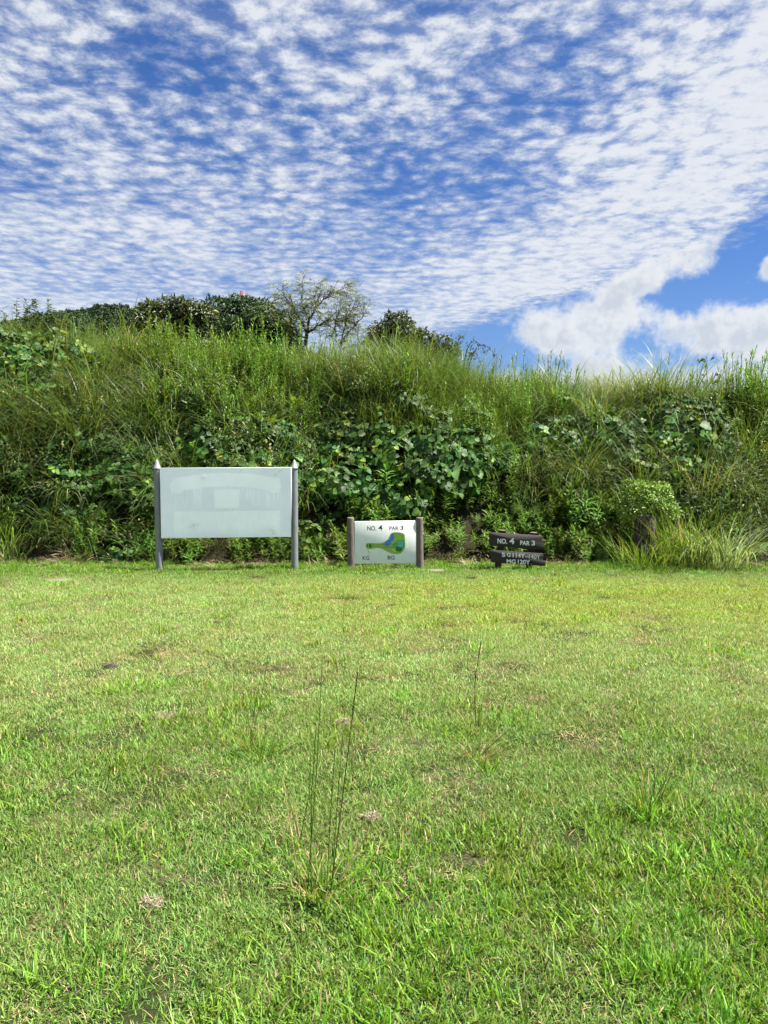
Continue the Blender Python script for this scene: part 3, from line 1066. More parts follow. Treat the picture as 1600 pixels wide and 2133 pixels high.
# painted-over face: stains, brushed patches and runs of the paint itself
nx, ny = 300, 160
U, V = np.meshgrid(np.linspace(0, 1, nx), np.linspace(0, 1, ny))
ZX = 152 + U * 1208; ZY = 848 - V * 648           # in pixels of the enlarged photograph
base = np.array((0.59, 0.685, 0.725)); over = np.array((0.70, 0.795, 0.805))
def ss(a, b, x): return np.clip((x - a) / (b - a), 0, 1) ** 2 * (3 - 2 * np.clip((x - a) / (b - a), 0, 1))
wob = (fbm(ZX / 40, ZY / 40, 3, 4) - .5) * 40
top = 245 + 55 * ((ZX - 755) / 500) ** 2; bot = 372 + 60 * ((ZX - 755) / 480) ** 2
arch_m = ss(-6, 10, ZY - top + wob * .4) * ss(-6, 10, bot - ZY + wob * .5) * ss(0, 14, ZX - 245) * ss(0, 14, 1265 - ZX)
arch_m = np.maximum(arch_m, ss(6, -6, np.hypot(ZX - 305, (ZY - 370)) - 68))
arch_m = np.maximum(arch_m, ss(6, -6, np.hypot(ZX - 1200, (ZY - 370)) - 68))
cen = ss(0, 14, ZX - 640 + wob * .3) * ss(0, 14, 880 - ZX) * ss(0, 20, ZY - 390) * ss(0, 40, 600 - ZY) * .75
low = ss(0, 8, ZX - 265 + wob * .3) * ss(0, 8, 1258 - ZX + wob * .3) * ss(0, 8, ZY - 600 + wob * .3) * ss(0, 100, 840 - ZY) * (0.45 + .75 * fbm(ZX / 18, ZY / 60, 9, 3))
drip = np.zeros_like(ZX)
gg = np.random.default_rng(12)
for i in range(64):
    lo = i % 2
    x0 = gg.uniform(270, 1255); y0 = np.interp(x0, [250, 755, 1260], [430, 372, 430]) if lo == 0 else 735
    ln = gg.uniform(25, 175) if lo == 0 else gg.uniform(20, 100)
    sl = gg.choice([0, 0, .35]) * gg.uniform(0, 1)
    xc = x0 + (ZY - y0) * sl + 2 * np.sin(ZY / 21 + i)
    drip = np.maximum(drip, ss(4.5, 1.5, np.abs(ZX - xc)) * (ZY > y0 - 20) * ss(0, 14, y0 + ln - ZY) * gg.uniform(.5, 1))
mask = np.clip(np.maximum(np.maximum(arch_m * .85, cen), np.maximum(low, drip * .9)), 0, 1)
mask *= 0.75 + 0.5 * fbm(ZX / 90, ZY / 260, 19, 3)
colr = base[None, None] * (1 + .10 * (fbm(ZX / 120, ZY / 120, 4, 3) - .5))[..., None]
colr = colr * (1 - np.clip(mask, 0, 1)[..., None]) + over[None, None] * np.clip(mask, 0, 1)[..., None]
def smear(cx, cy, rx, ry, ang, amt, c):
    global colr
    ca, sa = math.cos(ang), math.sin(ang)
    p = ((ZX - cx) * ca + (ZY - cy) * sa) / rx; q = (-(ZX - cx) * sa + (ZY - cy) * ca) / ry
    m = np.exp(-(p * p + q * q)) * (fbm(ZX / 6, ZY / 14, int(cx), 3) > .47) * amt
    colr = colr * (1 - m[..., None]) + np.array(c)[None, None] * m[..., None]
smear(450, 740, 50, 22, -.3, .45, (.30, .27, .17))
smear(1180, 795, 45, 20, .8, .5, (.30, .28, .17))
smear(1240, 245, 60, 8, -.65, .6, (.36, .38, .33))
smear(780, 585, 110, 12, 0, .4, (.36, .42, .42))
smear(200, 845, 90, 10, 0, .6, (.33, .34, .26))
rr = np.abs(np.hypot(ZX - 305, ZY - 370) - 69); edge_m = ss(5, 1, rr) * .3 * (ZX < 300)
rr2 = np.abs(np.hypot(ZX - 1200, ZY - 370) - 69); edge_m = np.maximum(edge_m, ss(5, 1, rr2) * .3 * (ZX > 1200))
colr = colr * (1 - edge_m[..., None]) + np.array((.55, .56, .53)) * edge_m[..., None]
def bil(u, v):
    return [np.asarray(c00)[None, None, i] * (1 - u) * (1 - v) + c10[i] * u * (1 - v) + c01[i] * (1 - u) * v + c11[i] * u * v for i in range(3)]
PXYZ = np.stack([c00[i] * (1 - U) * (1 - V) + c10[i] * U * (1 - V) + c01[i] * (1 - U) * V + c11[i] * U * V for i in range(3)], -1)
bulge = 0.004 * np.sin(U * math.pi) * np.sin(V * math.pi) + 0.0025 * (fbm(U * 5, V * 3, 14, 2) - .5) + .0010 * np.exp(-((ZX - 550) ** 2 + (ZY - 280) ** 2) / 400)
PXYZ[..., 1] -= bulge
i, j = np.meshgrid(np.arange(nx - 1), np.arange(ny - 1)); a = (j * nx + i).ravel()
mb = MB(); mb.addq(PXYZ.reshape(-1, 3) - np.array(sign.location), np.stack([a, a + 1, a + nx + 1, a + nx], 1), colr.reshape(-1, 3))
face = mb.obj('board', M['board'], sign, True)
mb = MB()
e = 0.004
q = [local(sign, p) for p in (c00, c10, c11, c01)]
f8 = [(q[0].x - e, q[0].y + .004, q[0].z - e), (q[1].x + e, q[1].y + .004, q[1].z - e), (q[2].x + e, q[2].y + .004, q[2].z + e), (q[3].x - e, q[3].y + .004, q[3].z + e)]
bk = [(p[0], p[1] + .034, p[2]) for p in f8]
box_pts(mb, f8 + bk, (.6, .6, .6))
mb.obj('backing_panel', M['board_edge'], sign)

# ---- the course map sign
MY = 11.15


def ZP(zx, zy, Y):
    return PX(690 + zx * .3, 1050 + zy * .3, Y)


mroot = empty('course_map_sign', (ZP(376, 480, MY).x, MY, 0), 'white hole map sign with green course plan between two brown log posts', 'sign')
for (zt, zb) in ((134, 142), (614, 616)):
    tp = ZP(zt, 92, MY); b = ZP(zb, 480, MY)
    o = local(mroot, (b.x, MY, -.1))
    H = tp.z + .1
    prof = [(0.056, 0)] + [(0.056 - .006 * f, H * f) for f in np.linspace(.08, .97, 12)] + [(0.049, H - .004), (0.043, H)]
    mb = MB(); lathe(mb, prof, (.2, .2, .2), 24, o, ((tp.x - b.x) / H, 0), .10, int(zt))
    p = mb.obj('post', M['post_brown'], mroot, True)
    mb = MB(); lathe(mb, [(0.043, H - .0005), (0.0005, H + .002)], (.2, .2, .2), 24, o, ((tp.x - b.x) / H, 0))
    mb.obj('post_top', M['cutwood'], p)
FY = MY - 0.022
pl = [ZP(*p, FY) for p in ((163, 415), (590, 411), (590, 115), (162, 121))]
mb = MB()
fr = [tuple(local(mroot, p)) for p in pl]
bk = [(p[0], p[1] + .03, p[2]) for p in fr]
box_pts(mb, fr + bk, (.8, .8, .8))
panel = mb.obj('board', M['board_white'], mroot)
bv = panel.modifiers.new('bevel', 'BEVEL'); bv.width = .003; bv.segments = 2


def smooth_poly(pts, k=4):
    out = []
    n = len(pts)
    for i in range(n):
        p0, p1, p2, p3 = [np.array(pts[(i + d) % n], float) for d in (-1, 0, 1, 2)]
        for t in np.arange(k) / k:
            out.append(.5 * ((2 * p1) + (-p0 + p2) * t + (2 * p0 - 5 * p1 + 4 * p2 - p3) * t * t + (-p0 + 3 * p1 - 3 * p2 + p3) * t ** 3))
    return out


def flatpoly(name, pts, lvl, mat, parent):
    """thin painted patch on the map board (pts in enlarged-photo pixels)"""
    Y = FY - .0012 * lvl
    w = [local(mroot, ZP(p[0], p[1], Y)) for p in pts]
    import bmesh
    bm = bmesh.new()
    vv = [bm.verts.new(p) for p in w]
    f = bm.faces.new(vv)
    bmesh.ops.triangulate(bm, faces=[f])
    bmesh.ops.recalc_face_normals(bm, faces=bm.faces)
    me = bpy.data.meshes.new(name); bm.to_mesh(me); bm.free()
    me.materials.append(mat)
    o = bpy.data.objects.new(name, me); COL.objects.link(o); o.parent = parent
    return o


def circ(cx, cy, rx, ry, n=28):
    return [(cx + rx * math.cos(2 * math.pi * i / n), cy + ry * math.sin(2 * math.pi * i / n)) for i in range(n)]


def strip(x0, y0, x1, y1, w):
    dx, dy = x1 - x0, y1 - y0; l = math.hypot(dx, dy); nx_, ny_ = -dy / l * w / 2, dx / l * w / 2
    return [(x0 + nx_, y0 + ny_), (x1 + nx_, y1 + ny_), (x1 - nx_, y1 - ny_), (x0 - nx_, y0 - ny_)]


FAIR = smooth_poly([(240, 290), (245, 275), (262, 270), (290, 271), (340, 272), (370, 262), (395, 245), (405, 222), (418, 203), (440, 196), (480, 198), (505, 208), (511, 225), (510, 250),
                    (514, 275), (510, 305), (496, 330), (475, 344), (445, 347), (415, 342), (385, 328), (355, 312), (325, 305), (295, 308), (275, 313), (255, 310), (243, 303)])
POND = smooth_poly([(370, 280), (373, 265), (390, 250), (405, 245), (412, 230), (415, 212), (425, 206), (435, 213), (437, 235), (430, 252), (418, 260), (412, 278), (400, 290), (382, 291)])
F1 = flat('map_light_green', (0.27, 0.46, 0.06)); F2 = flat('map_blue', (0.05, 0.22, 0.62)); F3 = flat('map_mid_green', (0.10, 0.36, 0.11))
F4 = flat('map_dark_green', (0.015, 0.14, 0.04)); F5 = flat('map_teal', (0.10, 0.46, 0.44)); F6 = flat('map_line', (0.02, 0.05, 0.02)); F7 = flat('map_bunker', (0.45, 0.58, 0.22))
fw = flatpoly('fairway_shape', FAIR, 1, F1, panel)
flatpoly('pond_shape', POND, 2, F2, panel)
flatpoly('rough_shape', smooth_poly([(420, 292), (432, 276), (452, 256), (480, 248), (503, 258), (508, 285), (500, 308), (470, 304), (440, 302)]), 2, F3, panel)
flatpoly('bush_shape', smooth_poly([(448, 308), (458, 292), (475, 298), (490, 305), (488, 324), (468, 330), (450, 322)]), 3, F4, panel)
flatpoly('green_shape', circ(480, 278, 22, 21), 3, F5, panel)
flatpoly('bunker_shape', smooth_poly([(420, 314), (432, 308), (440, 318), (448, 324), (440, 332), (428, 322)]), 3, F7, panel)
flatpoly('tee_shape', [(260, 278), (279, 277), (281, 302), (262, 304)], 2, F4, panel)
flatpoly('tee_shape', [(246, 280), (256, 279), (254, 298), (244, 296)], 2, F4, panel)
for (x0, y0, x1, y1, lv) in ((283, 284, 420, 279, 4), (420, 279, 468, 275, 4), (283, 292, 440, 300, 4), (462, 280, 483, 276, 5), (483, 276, 483, 265, 5), (250, 306, 268, 352, 4)):
    flatpoly('guide_line', strip(x0, y0, x1, y1, 1.8), lv, F6, panel)
for (tx, x0, x1, y0, y1) in (('NO.', 250, 313, 184, 153), ('4', 327, 356, 184, 145), ('PAR', 404, 467, 181, 155), ('3', 478, 501, 181, 150), ('KG', 218, 265, 388, 361), ('BG', 392, 440, 385, 358)):
    Y = FY - .002
    text_mesh(tx, 'lettering', M['ink'], panel, [local(mroot, ZP(*p, Y)) for p in ((x0, y0), (x1, y0), (x0, y1))], .010 if tx[0] in 'KB' else .016)

# ---- the dark plank sign
DY = 11.05
droot = empty('yardage_sign', (ZP(1290, 480, DY).x, DY, 0), 'small dark wooden sign of two tilted planks with white letters', 'sign')
for (zt, zb, ztop) in ((1190, 1150, 180), (1405, 1368, 196)):
    tp = ZP(zt, ztop, DY + .05); b = ZP(zb, 482, DY + .05)
    o = local(droot, (b.x, DY + .05, -.1)); H = tp.z + .1
    mb = MB(); lathe(mb, [(0.050, 0), (0.050, H - .022), (0.056, H - .02), (0.056, H - .006), (0.050, H)], (.1, .1, .1), 20, o, ((tp.x - b.x) / H, 0))
    p = mb.obj('post', M['wood_dark'], droot, True)
    mb = MB(); lathe(mb, [(0.050, H - .0005), (0.0005, H + .003)], (.2, .2, .2), 20, o, ((tp.x - b.x) / H, 0))
    mb.obj('post_top', M['cutwood'], p)
P1 = [(1105, 289), (1475, 318), (1479, 300), (1478, 280), (1470, 266), (1465, 243), (1471, 224), (1462, 219), (1105, 197), (1096, 203), (1094, 222), (1100, 238), (1093, 252), (1100, 272)]
P2 = [(1118, 405), (1484, 431), (1489, 415), (1490, 397), (1470, 388), (1467, 378), (1473, 368), (1472, 347), (1466, 342), (1108, 317), (1100, 324), (1099, 345), (1104, 360), (1112, 378), (1110, 395)]
T1 = (('NO.', 1155, 1222, 275, 240), ('4', 1237, 1272, 278, 235), ('PAR', 1312, 1378, 286, 255), ('3', 1391, 1415, 288, 253))
T2 = (('S', 1185, 1210, 366, 336), ('G', 1219, 1246, 366, 338), ('114Y', 1260, 1346, 372, 341), ('\u2013', 1348, 1372, 369, 364), ('140Y', 1374, 1452, 382, 350), ('MG', 1218, 1281, 413, 384), ('120Y', 1296, 1381, 417, 387))
for (poly, texts) in ((P1, T1), (P2, T2)):
    y0 = DY - .03
    mb = MB()
    prism(mb, [tuple(local(droot, ZP(p[0], p[1], y0)))[::2] for p in poly], -.03, 0.0, (.1, .1, .1))
    pk = mb.obj('plank', M['wood_dark'], droot)
    bv = pk.modifiers.new('bevel', 'BEVEL'); bv.width = .004; bv.segments = 2; bv.limit_method = 'ANGLE'
    sl = (22 / 370)
    for (tx, x0, x1, yb, yt) in texts:
        dd = (x1 - x0) * sl * (1.0 if poly is P1 else .9) * .5
        Y = y0 - .003
        text_mesh(tx, 'lettering', M['white_letter'], pk, [local(droot, ZP(*p, Y)) for p in ((x0, yb - dd), (x1, yb + dd), (x0, yt - dd))], .022 if tx != '140Y' else .004)

# ---- tree stump and the round bush behind it
st = PX(1345, 1130, 11.75)
sb = PX(1345, 1074, 11.75)
stump = empty('tree_stump', (st.x, 11.75, 0.08), 'dark furrowed tree stump in front of the round leafy bush', 'stump')
H = sb.z - .08
prof = [(0.22, -0.1), (0.19, 0.05), (0.165, H * .3), (0.155, H * .7), (0.158, H - .01), (0.15, H)]
mb = MB()
vv = []; sides = 44
for (r, z) in prof:
    for k in range(sides):
        a = 2 * math.pi * k / sides
        rr = r * (1 + .05 * math.sin(k * 2.6 + 1) + .05 * rng.normal() * .6 + .05 * math.sin(k * 5.1))
        vv.append((rr * math.cos(a), rr * math.sin(a), z))
qd = [(j * sides + k, j * sides + (k + 1) % sides, (j + 1) * sides + (k + 1) % sides, (j + 1) * sides + k) for j in range(len(prof) - 1) for k in range(sides)]
mb.addq(vv, qd, (.1, .1, .1))
mb.obj('bark', M['stump'], stump)
mb = MB(); lathe(mb, [(0.150, H - .003), (0.08, H + .002), (0.001, H - .004)], (.2, .2, .2), 24)
mb.obj('cut_top', M['cutwood'], stump)


def leaf_ball(mb, n, rad, l0, l1, wr, g1, g2, inner=.6, up=.6, squash=.85, straw=0):
    p = rng.normal(0, 1, (n, 3)); p /= np.linalg.norm(p, axis=1, keepdims=True)
    lump = 1 + .18 * np.sin(p[:, 0] * 5 + 1) * np.sin(p[:, 2] * 6) + .12 * np.sin(p[:, 1] * 9)
    pos = p * (rad * lump * (inner + (1 - inner) * rng.random(n) ** .5))[:, None]
    pos[:, 2] *= squash
    d = p * .5 + rng.normal(0, .7, (n, 3))
    nn = p + np.array([0, 0, up]) + rng.normal(0, .45, (n, 3))
    L = rng.uniform(l0, l1, n)
    leaves(mb, pos, d, nn, L, L * wr, greens(n, g1, g2, straw))


bc = PX(1345, 1052, 12.02)
bush = empty('round_bush', (bc.x, 12.02, float(bank_h(bc.x, 12.02)) - .02), 'round small leaved bush swelling above the tree stump', 'bush')
mb = MB(); leaf_ball(mb, 5200, .44, .03, .05, .55, (0.08, 0.17, 0.02), (0.20, 0.33, 0.05), .84, .9, .84)
for arr in mb.v: arr += np.array(local(bush, bc))
mb.obj('foliage', M['tree'], bush)
mb = MB()
for k in range(7):
    a = k * .9
    e_ = local(bush, bc) + Vector((math.cos(a) * .3, math.sin(a) * .3, rng.uniform(-.05, .2)))
    tube(mb, [(0, 0, -.05), e_ * .5 + Vector((0, 0, .05)), e_], [.018, .012, .005], (.1, .1, .1), 5)
mb.obj('stem', M['bark'], bush)


# ------------------------------------------------------------------ single plants that stand out
def plant(name, loc, label, cat, group=None, rz=0):
    return empty(name, loc, label, cat, group, rz)


def ground_z(x, y):
    return max(float(bank_h(x, y)), float(lawn_h(x, y))) if y < 12 else float(bank_h(x, y))


def hit(px, py, lift=0.0):
    """where the view line through a photo pixel meets the bank"""
    for Y in np.arange(11.6, 18, .04):
        p = PX(px, py, float(Y))
        if p.z < float(bank_h(p.x, Y)) + lift:
            return p
    return PX(px, py, 15.5)


def big_clump(px, py, Y, name, label, cat, n, rad, l0, l1, w0, w1, lean, droop, g1, g2, straw=.04, tip=None, group=None, segs=7):
    p = PX(px, py, Y) if py > 1120 else hit(px, py, .30)
    z = ground_z(p.x, p.y) if py > 1120 else p.z - .12
    r = plant(name, (p.x, p.y - .05, z), label, cat, group)
    if py <= 1120: r.rotation_euler = (.25, 0, 0)
    clump(n, rad, l0, l1, w0, w1, lean, droop, 'blades', g1, g2, straw, segs, 'grass_bright', True, r, tip)
    return r


PALE = ((0.13, 0.24, 0.08), (0.40, 0.50, 0.30))
big_clump(1500, 1180, 11.55, 'silver_grass', 'pale striped silvery grass clump drooping over the lawn edge', 'grass clump', 330, .46, .65, 1.1, .009, .017, .24, 1.6, *PALE, .03)
big_clump(1340, 1182, 11.42, 'grass_clump', 'bright green grass clump in front of the tree stump', 'grass clump', 300, .40, .45, .88, .006, .012, .32, 1.1, (0.08, .15, .02), (.19, .28, .05))
big_clump(1420, 1170, 11.6, 'tall_grass_clump', 'tall broad bladed grass clump between stump and silvery grass', 'grass clump', 260, .42, .8, 1.35, .009, .015, .22, 1.0, (0.06, .13, .015), (.15, .25, .04))
big_clump(20, 1130, 11.9, 'reed_clump', 'long bladed light green grass clump left of the blank board', 'grass clump', 110, .30, .7, 1.2, .010, .017, .25, 1.3, (0.07, .13, .018), (.18, .26, .05))
big_clump(1310, 822, 14.2, 'fountain_grass', 'mound of long fountain grass hanging from the bank top', 'grass clump', 420, .75, .7, 1.3, .009, .016, .35, 1.9, (0.07, .12, .02), (.20, .25, .07), .07, (0.33, 0.35, 0.17))
big_clump(430, 815, 14.0, 'pale_grass_tuft', 'pale drooping grass tuft on the bank above the blank board', 'grass clump', 90, .3, .6, 1.0, .010, .018, .3, 1.8, (0.13, .18, .06), (.32, .36, .18), .1)
big_clump(215, 805, 13.9, 'pale_grass_clump', 'pale drooping grass clump among kudzu high on the bank', 'grass clump', 120, .4, .6, 1.0, .010, .018, .3, 1.9, (0.12, .17, .06), (.32, .36, .18), .1)
big_clump(1195, 975, 13.0, 'drooping_grass', 'drooping sunlit grass clump below the kudzu mound', 'grass clump', 160, .4, .5, .95, .008, .015, .35, 1.7, (0.09, .15, .03), (.26, .32, .10), .08)
big_clump(150, 1010, 12.3, 'hanging_grass', 'hanging pale grass over the dark foot of the bank', 'grass clump', 90, .28, .5, .8, .008, .014, .4, 1.9, (0.13, .18, .06), (.30, .34, .17), .15)
big_clump(1450, 1010, 12.9, 'seeding_grass', 'seeding yellowish grass leaning over the round bush', 'grass clump', 110, .3, .8, 1.35, .004, .008, .45, .9, (0.16, .20, .05), (.30, .31, .12), .15)

def kudzu_variant():
    mb = MB()
    kudzu_leaf(mb, (0, 0, 0), (rng.normal(0, .15), -1, .55), 1.0, lerp((0.035, 0.105, 0.018), (0.105, 0.215, 0.034), rng.random() ** 1.3) if rng.random() > .1 else np.array((0.20, 0.31, 0.04)))
    return mb.mesh('kudzu_leaf', M['broad'])


KV = []


def kudzu_leaves(root, n, rad, size, dome):
    """every leaf of the patch is an object of its own"""
    if not KV:
        KV.extend(kudzu_variant() for i in range(14))
    for i in range(n):
        a = rng.uniform(0, 6.283); el = math.asin(rng.uniform(-.05, 1.0))
        o = Vector((math.cos(a) * math.cos(el), math.sin(a) * math.cos(el), math.sin(el)))
        rr = rad * rng.uniform(.6, 1.0)
        lf = bpy.data.objects.new('leaf', KV[int(rng.integers(0, len(KV)))])
        COL.objects.link(lf)
        lf.parent = root
        lf.location = (o.x * rr, o.y * rr, o.z * rr * dome)
        f = o + Vector((0, -.25, .55))
        lf.rotation_euler = (rng.normal(0, .25) - .35 * max(0, f.z - .5), rng.normal(0, .25), math.atan2(f.y, f.x) + math.pi / 2 + rng.normal(0, .3))
        sc = size * rng.uniform(.7, 1.25)
        lf.scale = (sc, sc, sc)


# kudzu mound and other patches one can pick out
for (px, py, Y, n, rad, size, label) in ((1430, 925, 13.2, 190, .85, .15, 'dense dark mound of big kudzu leaves on the bank'),
                                         (930, 965, 12.9, 110, .66, .14, 'sunlit patch of big kudzu leaves above the map sign'),
                                         (250, 980, 12.7, 70, .60, .12, 'kudzu patch hanging beside the blank board post'),
                                         (110, 760, 15.2, 150, 1.0, .13, 'kudzu spreading over the top end of the bank'),
                                         (690, 945, 12.9, 60, .5, .12, 'kudzu patch right of the blank board'),
                                         (470, 935, 13.0, 46, .5, .10, 'low kudzu patch just over the blank board')):
    p = hit(px, py + 20, .15)
    r = plant('kudzu_vine', (p.x, p.y - .10, p.z), label, 'kudzu')
    r.rotation_euler = (0.7, 0, 0)
    kudzu_leaves(r, n, rad, size, .75)


def single_goldenrod(loc, h, nleaf, ll, label, group, name='goldenrod'):
    r = plant(name, loc, label, 'weed', group)
    a, b = MB(), MB()
    goldenrod_mesh(a, b, h, nleaf, ll, .06)
    b.obj('stem', M['herb'], r)
    a.obj('leaves', M['herb'], r)
    return r


# tall stems on the skyline
for i, (px, py, h, label) in enumerate(((1087, 728, 1.25, 'tall bare topped goldenrod standing alone above the grass'), (1585, 735, 1.35, 'tallest leafy goldenrod at the end of the bank'),
                                        (1556, 752, 1.2, 'leafy goldenrod with arching tip beside the tallest one'))):
    Y = 15.6
    p = PX(px, py, Y)
    single_goldenrod((p.x, Y, p.z - h), h, 70, .09, label, None, 'tall_goldenrod')
# kudzu shoot climbing above the skyline
Y = 15.4
p = PX(1472, 745, Y)
r = plant('kudzu_shoot', (p.x, Y, p.z - 1.1), 'upright kudzu shoot with round leaves against the sky', 'kudzu')
mb = MB()
for k in range(22):
    f = rng.uniform(.1, 1)
    o_ = Vector((rng.normal(0, 1), rng.normal(0, .7), .5))
    kudzu_leaf(mb, Vector((rng.normal(0, .10 + .2 * (1 - f)), rng.normal(0, .1), 1.1 * f)), o_, .085, lerp((0.045, 0.095, 0.018), (0.09, 0.15, 0.03), rng.random()))
mb.obj('leaves', M['broad'], r)
mb = MB(); tube(mb, [(0, 0, -.1), (.03, 0, .5), (0, 0, 1.12)], [.008, .006, .003], (.08, .10, .04), 5)
mb.obj('stem', M['herb'], r)
# goldenrods of the bank that one can pick out
spots = []
g = np.random.default_rng(31)
for (cx, cy, rx, ry, m, lb) in ((440, 800, 150, 70, 34, 'leafy goldenrod stem in the thick stand above the blank board'), (620, 840, 80, 60, 12, 'leafy goldenrod stem beside the ferns on the bank'),
                                (1540, 830, 60, 60, 16, 'leafy goldenrod stem near the kudzu shoot on the bank'), (1090, 860, 70, 60, 14, 'leafy goldenrod stem between kudzu mound and sunlit kudzu patch'),
                                (1200, 770, 380, 10, 18, 'slim goldenrod stem on the bank top against white cloud'), (450, 715, 300, 14, 18, 'goldenrod stem on the bank top before the dark trees')):
    for k in range(m):
        spots.append((cx + g.normal(0, rx * .6), cy + g.normal(0, ry * .6), lb))
gp = [single_goldenrod((0, 0, 0), hh, 60, .095, 'leafy green goldenrod stem standing among the bank grasses', 'goldenrod stems on the bank') for hh in (.8, .95, 1.1, .7)]
for i, (px, py, lb) in enumerate(spots):
    # walk back along the view ray until it meets the bank
    for Y in np.arange(12.0, 17, .06):
        p = PX(px, py + 26, Y)
        if p.z < float(bank_h(p.x, Y)): break
    else:
        Y = 15.8; p = PX(px, py, Y)
    o = gp[i] if i < 4 else copy_tree(gp[i % 4])
    o.location = (p.x, Y, float(bank_h(p.x, Y)) - .03)
    o['label'] = lb; o['group'] = lb.replace('stem', 'stems')
    o.rotation_euler = (g.normal(.06, .06), g.normal(0, .08), g.uniform(0, 6.28))
    s = g.uniform(.75, 1.15); o.scale = (s, s, s)


# fern on the bank
def fern(px, py, Y, label, nf=9, L0=.55):
    p = hit(px, py, .35)
    r = plant('fern', (p.x, p.y, p.z), label, 'fern')
    for k in range(nf):
        a = k / nf * 6.283 + rng.uniform(-.2, .2)
        L = L0 * rng.uniform(.75, 1.1); lean = rng.uniform(.15, .7)
        mb = MB()
        s = np.linspace(0, 1, 30)
        pts = [Vector((math.cos(a) * L * (lean * t + .35 * t * t), math.sin(a) * L * (lean * t + .35 * t * t) , L * (t * .95 - .3 * t * t))) for t in s]
        tube(mb, pts[::3], [.003] * len(pts[::3]), (.15, .16, .05), 3)
        pos, dd, nn, ln = [], [], [], []
        for q_ in range(4, 30):
            tv = (pts[q_] - pts[q_ - 1]).normalized(); sd = tv.cross(Vector((0, 0, 1))).normalized(); up = sd.cross(tv)
            for sg in (1, -1):
                pos.append(pts[q_]); dd.append(sd * sg + tv * .35); nn.append(up); ln.append(.085 * L / .55 * math.sin(math.pi * min(1, .12 + s[q_] * .88)) + .01)
        ln = np.array(ln)
        leaves(mb, [tuple(v) for v in pos], [tuple(v) for v in dd], [tuple(v) for v in nn], ln, ln * .2, greens(len(ln), (.13, .22, .03), (.24, .34, .05)))
        mb.obj('frond', M['herb'], r)


fern(553, 900, 13.35, 'bright yellow green fern on the bank above the blank board')
fern(520, 850, 13.8, 'smaller fern half hidden in goldenrod on the bank', 6, .45)
fern(622, 858, 13.7, 'light fern among dark leaves high on the bank', 6, .45)


# ------------------------------------------------------------------ weeds, clods and straw on the lawn
def weed(px, py, label, stalks, nb, l0, l1, straw, cat='weed', dry=0):
    """stalks = [(top px, top py)] as seen in the photo"""
    b = PG(px, py)
    b.z = float(lawn_h(b.x, b.y))
    r = plant('grass_weed', b, label, cat)
    clump(int(nb * 2.4), .055, l0 * 1.2, l1 * 1.35, .0045, .008, .45, .8, 'blades', (.045, .10, .010), (.17, .25, .03), straw, 5, 'grass_bright', True, r)
    for (tx, ty, bx, kind) in stalks:
        root = PG(bx, py) if bx else b
        root = Vector((root.x, root.y, b.z))
        tp = PX(tx, ty, root.y)
        e_ = tp - b; s_ = root - b
        md = s_ * .5 + e_ * .5 + Vector((rng.normal(0, .018), rng.normal(0, .03), .0))
        c = {'g': (.085, .16, .02), 'd': (.045, .085, .016), 'y': (.42, .32, .14)}[kind]
        mb = MB()
        tube(mb, [s_, s_ * .75 + md * .25, md, md * .5 + e_ * .5, e_], [.0024, .0021, .0018, .0015, .0008], c, 5)
        stalk = mb.obj('stalk', M['grass_bright' if kind != 'y' else 'dry'], r)
        if kind == 'd':
            mb = MB()
            n_ = 34
            f = np.linspace(.80, 1.0, n_)
            pos = np.array([tuple(md * (1 - t) * 2 + e_ * (2 * t - 1)) for t in f])
            an = np.arange(n_) * 2.4
            d_ = np.stack([np.cos(an) * .25, np.sin(an) * .25, np.ones(n_)], 1)
            leaves(mb, pos, d_, np.stack([np.cos(an), np.sin(an), np.zeros(n_)], 1), np.full(n_, .016), np.full(n_, .004), np.tile((.05, .07, .02), (n_, 1)))
            mb.obj('seed_head', M['herb'], stalk)
    return r


weed(668, 1862, 'tall weed tuft with many upright green stalks and straw in the lawn',
     [(745, 1405, 688, 'd'), (672, 1365, 640, 'g'), (700, 1535, 680, 'g'), (660, 1490, 648, 'g'), (788, 1655, 690, 'y'), (715, 1520, 690, 'g'), (590, 1625, 628, 'y')], 46, .07, .20, .25)
weed(625, 1750, 'small green weed tuft with pale dry stalks', [(585, 1615, 0, 'y'), (600, 1640, 0, 'y'), (648, 1560, 0, 'g')], 26, .05, .13, .15)
weed(992, 1520, 'weed with one tall dark stalk in the lawn', [(1002, 1338, 0, 'd'), (990, 1400, 0, 'd'), (1058, 1440, 1020, 'g')], 28, .08, .19, .15)
weed(995, 1575, 'flat spreading weed tuft with straw coloured base', [(1130, 1527, 1010, 'g'), (1085, 1500, 0, 'g')], 34, .08, .22, .35)
weed(515, 1548, 'reddish based weed with slender leaning stalk', [(562, 1340, 520, 'g'), (545, 1400, 520, 'g')], 18, .09, .20, .3)
weed(545, 1568, 'leafy green weed tuft beside the reddish based weed', [(553, 1500, 0, 'g')], 30, .09, .22, .1)
weed(1350, 1690, 'tall bladed grass weed in the long near grass', [(1400, 1560, 0, 'g'), (1330, 1575, 0, 'g'), (1365, 1590, 0, 'g')], 30, .10, .26, .12)
weed(705, 1440, 'tiny upright yellowish weed on worn turf', [], 14, .04, .09, .3)
weed(715, 1325, 'single thin stalk on the yellow turf', [(718, 1250, 0, 'g')], 6, .03, .06, .1)


